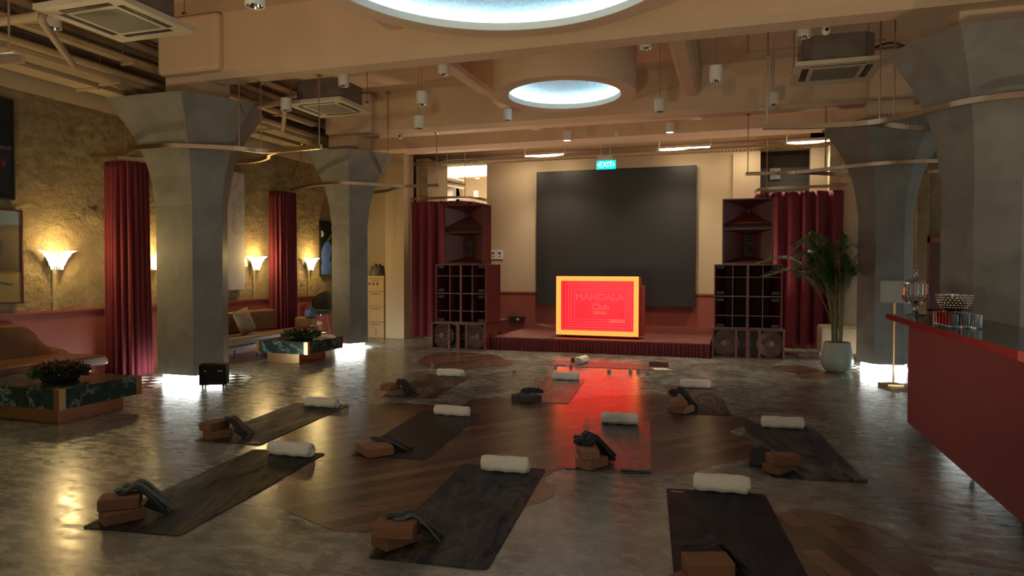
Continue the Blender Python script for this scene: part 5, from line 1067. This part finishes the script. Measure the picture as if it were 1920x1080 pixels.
# cork blocks : front corner (x, y), heading of the long side, bottom height
blk = None
def block(fx, fy, ang, z, m_, label, L=.228, Wd=.152, H=.074, swap=False):
    global blk
    a = R(ang); ux, uy = math.cos(a), math.sin(a); vx, vy = -uy, ux
    if swap: cx, cy = fx + ux * Wd / 2 + vx * L / 2, fy + uy * Wd / 2 + vy * L / 2; rot = a + math.pi / 2
    else: cx, cy = fx + ux * L / 2 + vx * Wd / 2, fy + uy * L / 2 + vy * Wd / 2; rot = a
    bm = BM(); box(bm, -L / 2, L / 2, -Wd / 2, Wd / 2, 0, H); o = obj('yoga_block', bm, m_, bevel=.009, bseg=3); o.location = (cx, cy, z); o.rotation_euler = (0, 0, rot)
    tag(o, label, 'yoga block', 'yoga blocks'); return o
z1, z2 = .0075, .0825
BL = [(-3.588, 3.145, 60, 0, 'cork_dark', 'the lower left mat'), (-4.544, 5.055, 54, 0, 'cork_dark', 'the charcoal brown mat'), (-1.801, 3.345, 64, 0, 'cork_dark', 'the bottom centre mat'), (-1.054, 5.215, 59, 0, 'cork', 'the black crackled mat'),
      (0.348, 5.538, 61, 0, 'cork_dark', 'the slate and cream mat'), (-0.503, 7.60, 62, 0, 'cork', 'the plum and pink mat'), (-3.978, 7.56, 58, 0, 'cork', 'the brown and cream mat'), (-0.17, 3.28, 62, 0, 'cork_dark', 'the nearest mat')]
for x, y, a, z, mm, w in BL: block(x, y, a, z1, M[mm], 'cork yoga block, lower of the two stacked on ' + w)
BU = [(-3.667, 3.165, 38, 0, 'cork_dark', 'the lower left mat'), (-4.514, 5.078, 84, 0, 'cork_dark', 'the charcoal brown mat'), (-1.878, 3.323, 12.7, 0, 'cork_dark', 'the bottom centre mat'), (-1.123, 5.218, 20.9, 1, 'cork', 'the black crackled mat'),
      (0.287, 5.518, 18.4, 0, 'cork_dark', 'the slate and cream mat'), (-0.611, 7.56, 16, 1, 'cork', 'the plum and pink mat'), (-3.971, 7.485, 85, 0, 'cork', 'the brown and cream mat'), (-0.195, 3.364, 18, 0, 'cork_dark', 'the nearest mat')]
for x, y, a, sw, mm, w in BU: block(x, y, a, z2, M[mm], 'cork yoga block, upper of the two stacked on ' + w, swap=bool(sw))
block(-2.844, 4.988, 53, z1, M['cork'], 'cork yoga block, right of the pair lying flat on the plain black mat'); block(-2.970, 5.083, 53, .0075, M['cork'], 'cork yoga block, left of the pair lying flat on the plain black mat', Wd=.13)
block(-2.30, 7.66, 50, z1, M['foam_grey'], 'grey foam yoga block, right of the pair at the plum swirled mat'); block(-2.425, 7.745, 66, z1, M['foam_grey'], 'grey foam yoga block, left of the pair at the plum swirled mat', Wd=.11)
block(-2.62, 11.36, 3, z1, M['cork_dark'], 'cork yoga block beside the towel roll on the sideways mat', L=.2, Wd=.1)
s = thing('folded_card', 'folded brown card standing at the right end of the sideways mat', 'card', (-1.15, 11.28, .0075)); bm = BM(); box(bm, -.15, .02, 0, .08, 0, .08); box(bm, .0, .15, .03, .11, 0, .07); obj('card_panel', bm, M['cork_dark'], s)
bm = BM(); prism(bm, [(-.1, .1), (-.02, -.12), (.22, -.06), (.12, .12)], 0, .003); o = obj('paper_sheet', bm, mat('white_paper', (.8, .8, .78), .6)); o.location = (-1.14, 11.0, .008); tag(o, 'white sheet of paper at the right end of the sideways mat', 'paper')
cloth_lump('pink_notebook', -2.70, 11.0, .0075, .09, .07, .02, mat('pink_cover', (.35, .12, .14), .6), 'small pinkish book lying beside the towel on the sideways mat', 2)

def towel(cx, cy, ang, L, r, label, seed=1):
    rnd = random.Random(seed); bm = BM(); N = 26; S_ = 28; rings = []
    for i in range(N + 1):
        u = i / N; x = (u - .5) * L; e = 1 - .10 * max(0, abs(u - .5) * 2 - .86) / .14; rr = r * e * (1 + .035 * math.sin(u * 7 + seed) + .02 * math.sin(u * 17 + seed * 2)); ring = []
        for k in range(S_):
            a = 2 * math.pi * k / S_; q = rr * (1 + .05 * math.sin(3 * a + seed + u * 2) + .02 * math.sin(7 * a + u * 9)); z = q * math.sin(a); z = max(z, -r * .86)
            ring.append(bm.verts.new((x, q * math.cos(a) * 1.06, r * .86 + z)))
        rings.append(ring)
    for a, b in zip(rings, rings[1:]):
        for k in range(S_): bm.faces.new((a[k], a[(k + 1) % S_], b[(k + 1) % S_], b[k])).smooth = True
    for ring, sg in ((rings[0], -1), (rings[-1], 1)):
        prev = ring
        for f, dx in ((.8, -.012), (.66, .006), (.5, -.014), (.36, .004), (.2, -.016)):
            c = Vector((ring[0].co.x + sg * dx, 0, r * .86)); nr = [bm.verts.new(c + (Vector((0, v.co.y, v.co.z - r * .86)) * f)) for v in ring]
            for k in range(S_): bm.faces.new((prev[k], prev[(k + 1) % S_], nr[(k + 1) % S_], nr[k])).smooth = True
            prev = nr
        bm.faces.new(prev)
    t_ = thing('rolled_towel', label, 'towel', (cx, cy, .0075), R(ang), group='rolled white towels on the mats'); obj('towel_roll', bm, M['towel'], t_)
    bm = BM(); g = []
    for i in range(13):
        row = []
        for k in range(5): a = -R(60) + R(14) * k; q = r * 1.075 + .002; row.append(bm.verts.new(((i / 12 - .5) * L * .93, -q * math.cos(a) * 1.05 - .003, max(.001, r * .86 + q * math.sin(a) + .004 * math.sin(i * 1.3 + seed)))))
        g.append(row)
    for a, b in zip(g, g[1:]):
        for k in range(4): bm.faces.new((a[k], a[k + 1], b[k + 1], b[k])).smooth = True
    o = obj('loose_flap', bm, M['towel'], t_); md = o.modifiers.new('thick', 'SOLIDIFY'); md.thickness = .006
TW = [(-3.53, 4.90, 1.0, .39, .058, 'the lower left mat'), (-1.675, 5.03, 3, .37, .06, 'the bottom centre mat'), (-0.07, 5.05, 3, .375, .06, 'the nearest mat'), (-4.45, 6.75, 0, .40, .055, 'the charcoal brown mat'), (-2.87, 6.80, 2, .385, .055, 'the plain black mat'),
      (-1.095, 6.96, 5.4, .36, .06, 'the black crackled mat'), (.47, 7.29, 4.5, .385, .058, 'the slate and cream mat'), (-.48, 9.43, 5, .385, .058, 'the plum and pink mat'), (-2.265, 9.52, 3, .37, .058, 'the plum swirled mat'), (-3.95, 9.31, 3, .40, .055, 'the brown and cream mat')]
for k, (x, y, a, L, r, w) in enumerate(TW): towel(x, y, a, L, r, 'rolled white towel at the far end of ' + w, k + 1)
towel(-2.42, 11.30, 82, .36, .065, 'rolled white towel seen end-on, on the sideways mat before the stage', 12)
cloth_lump('folded_towel', -6.82, 10.5, .373, .14, .22, .045, M['towel'], 'folded white towel on the far end of the far marble table', 4, 60)

def strap(A, B, label, mats, wid=.12, n=3, thick=.016, hump=.03, seed=1, back=.06):
    """folded cotton strap bundle: lies on a block at A and slopes down to B on the mat"""
    A, B = Vector(A), Vector(B); d = B - A; h = Vector((d.x, d.y, 0)).normalized(); side = Vector((-h.y, h.x, 0)); rnd = random.Random(seed)
    s = thing('yoga_strap', label, 'yoga strap', (B.x, B.y, 0), 0, group='yoga straps draped beside the blocks')
    for k in range(n):
        o = side * ((k - (n - 1) / 2) * wid / n); e = rnd.uniform(-.02, .03); lift = Vector((0, 0, thick * (.55 + .9 * (k % 2))))
        pts = [A - h * (back + e) + o, A + o + Vector((0, 0, .004)), A.lerp(B, .25) + o + Vector((0, 0, hump + .02)), A.lerp(B, .6) + o * 1.15 + Vector((0, 0, hump)), B + h * e + o * 1.2]
        bm = BM(); tube(bm, [p + lift * (1 if i < 4 else .6) for i, p in enumerate(spline(pts, 5))], 0, flat=(wid / n * .72, thick * .5)); obj('strap_fold', bm, mats[k % len(mats)], s, bevel=.005, world=True)
    bm = BM(); pts = [A.lerp(B, .42) + Vector((0, 0, -.01)), A.lerp(B, .65) + Vector((0, 0, -.01)), B + Vector((0, 0, .01)) - h * .03]
    pts = [Vector((p.x, p.y, max(p.z, .03))) for p in pts]
    tube(bm, spline(pts, 5), 0, flat=(wid * .42, .016)); obj('strap_core', bm, M['strap_dark'], s, bevel=.008, world=True)
    return s
T_, D_, P_ = M['strap_teal'], M['strap_dark'], M['strap_purple']
strap((-3.63, 3.36, .157), (-3.43, 3.50, .012), 'teal and black yoga strap folded over the blocks on the lower left mat', [D_, T_, D_, T_], .15, 4, hump=.05, back=.05)
strap((-4.46, 5.23, .157), (-4.28, 5.30, .012), 'dark purple yoga strap leaning off the blocks of the charcoal brown mat', [D_, P_, D_], .15, 3, thick=.022, hump=.03, back=.0)
strap((-1.78, 3.50, .157), (-1.60, 3.62, .012), 'pale teal yoga strap trailing off the blocks on the bottom centre mat', [T_, D_, T_], .11, 3, thick=.009, hump=.035, back=.07)
strap((-2.92, 5.30, .083), (-2.66, 5.36, .012), 'dark yoga strap sliding off the flat blocks on the plain black mat', [P_, D_], .10, 3, thick=.012, hump=.02, back=.05)
strap((-1.13, 5.45, .157), (-.96, 5.60, .015), 'thick black yoga strap bundle behind the blocks on the black crackled mat', [D_], .17, 4, thick=.03, hump=.06, back=.07)
strap((.22, 5.80, .10), (.20, 5.66, .015), 'black yoga strap tucked behind the blocks on the slate and cream mat', [D_], .12, 3, thick=.03, back=.0)
strap((-.62, 7.92, .157), (-.40, 7.93, .015), 'thick black yoga strap bundle behind the blocks on the plum and pink mat', [D_], .17, 4, thick=.03, hump=.06, back=.05)
strap((-3.98, 7.74, .14), (-3.80, 7.76, .012), 'black yoga strap leaning off the blocks of the brown and cream mat', [D_], .17, 3, thick=.025, hump=.03, back=.0)
strap((-.12, 3.62, .157), (.05, 3.72, .012), 'black yoga strap draped over the blocks on the nearest mat', [D_], .10, 3, thick=.012, hump=.04, back=.14)
cloth_lump('yoga_strap', -2.32, 7.98, .0815, .15, .05, .05, M['strap_dark'], 'black rolled yoga strap on the grey foam blocks', 3, 5)
# candle glasses
cg = None
CG_ = [(-4.588, 10.073, 'on the left of the wood inlay before the left speakers'), (-3.759, 10.42, 'on the right part of the wood inlay before the left speakers'), (-3.633, 10.53, 'at the right tip of the wood inlay before the left speakers'), (-3.141, 9.843, 'on bare concrete between the two leftmost back row mats'), (-3.431, 8.677, 'beside the right edge of the brown and cream mat'), (-2.68, 10.55, 'in front of the left end of the sideways mat'), (-2.463, 10.70, 'just before the towel roll of the sideways mat'),
       (-1.793, 10.356, 'before the middle of the sideways mat'), (-1.477, 10.406, 'left of the close pair before the sideways mat'), (-1.38, 10.55, 'right of the close pair before the sideways mat'), (-1.213, 10.328, 'nearest the white sheet of paper')]
for x, y, lab in CG_:
    if cg is None:
        cg = thing('candle_glass', 'small clear candle glass ' + lab, 'candle glass', (x, y, .0), group='small candle glasses on the floor')
        bm = BM(); lathe(bm, [(.0001, .0), (.026, .0), (.030, .055), (.028, .055), (.024, .006), (.0001, .006)], 16, caps=False); obj('glass_cup', bm, M['candle_glass'], cg)
        bm = BM(); lathe(bm, [(.0001, .007), (.022, .007), (.022, .02), (.0001, .02)], 12, caps=False); obj('candle', bm, M['white'], cg)
    else: dup(cg, (x, y, .0), label='small clear candle glass ' + lab)

s = thing('pendant_sensor', 'slim grey sensor hanging on a wire between the two lit cans under the far beam', 'sensor', (-2.1, 12.75, 4.0))
bm = BM(); lathe(bm, [(.0001, 0), (.026, 0), (.03, .01), (.03, .13), (.012, .15)], 16, caps=False); obj('sensor_body', bm, M['white'], s)
bm = BM(); tube(bm, [(0, 0, .14), (0, 0, 1.0)], .004, 6); obj('wire', bm, M['steel'], s)
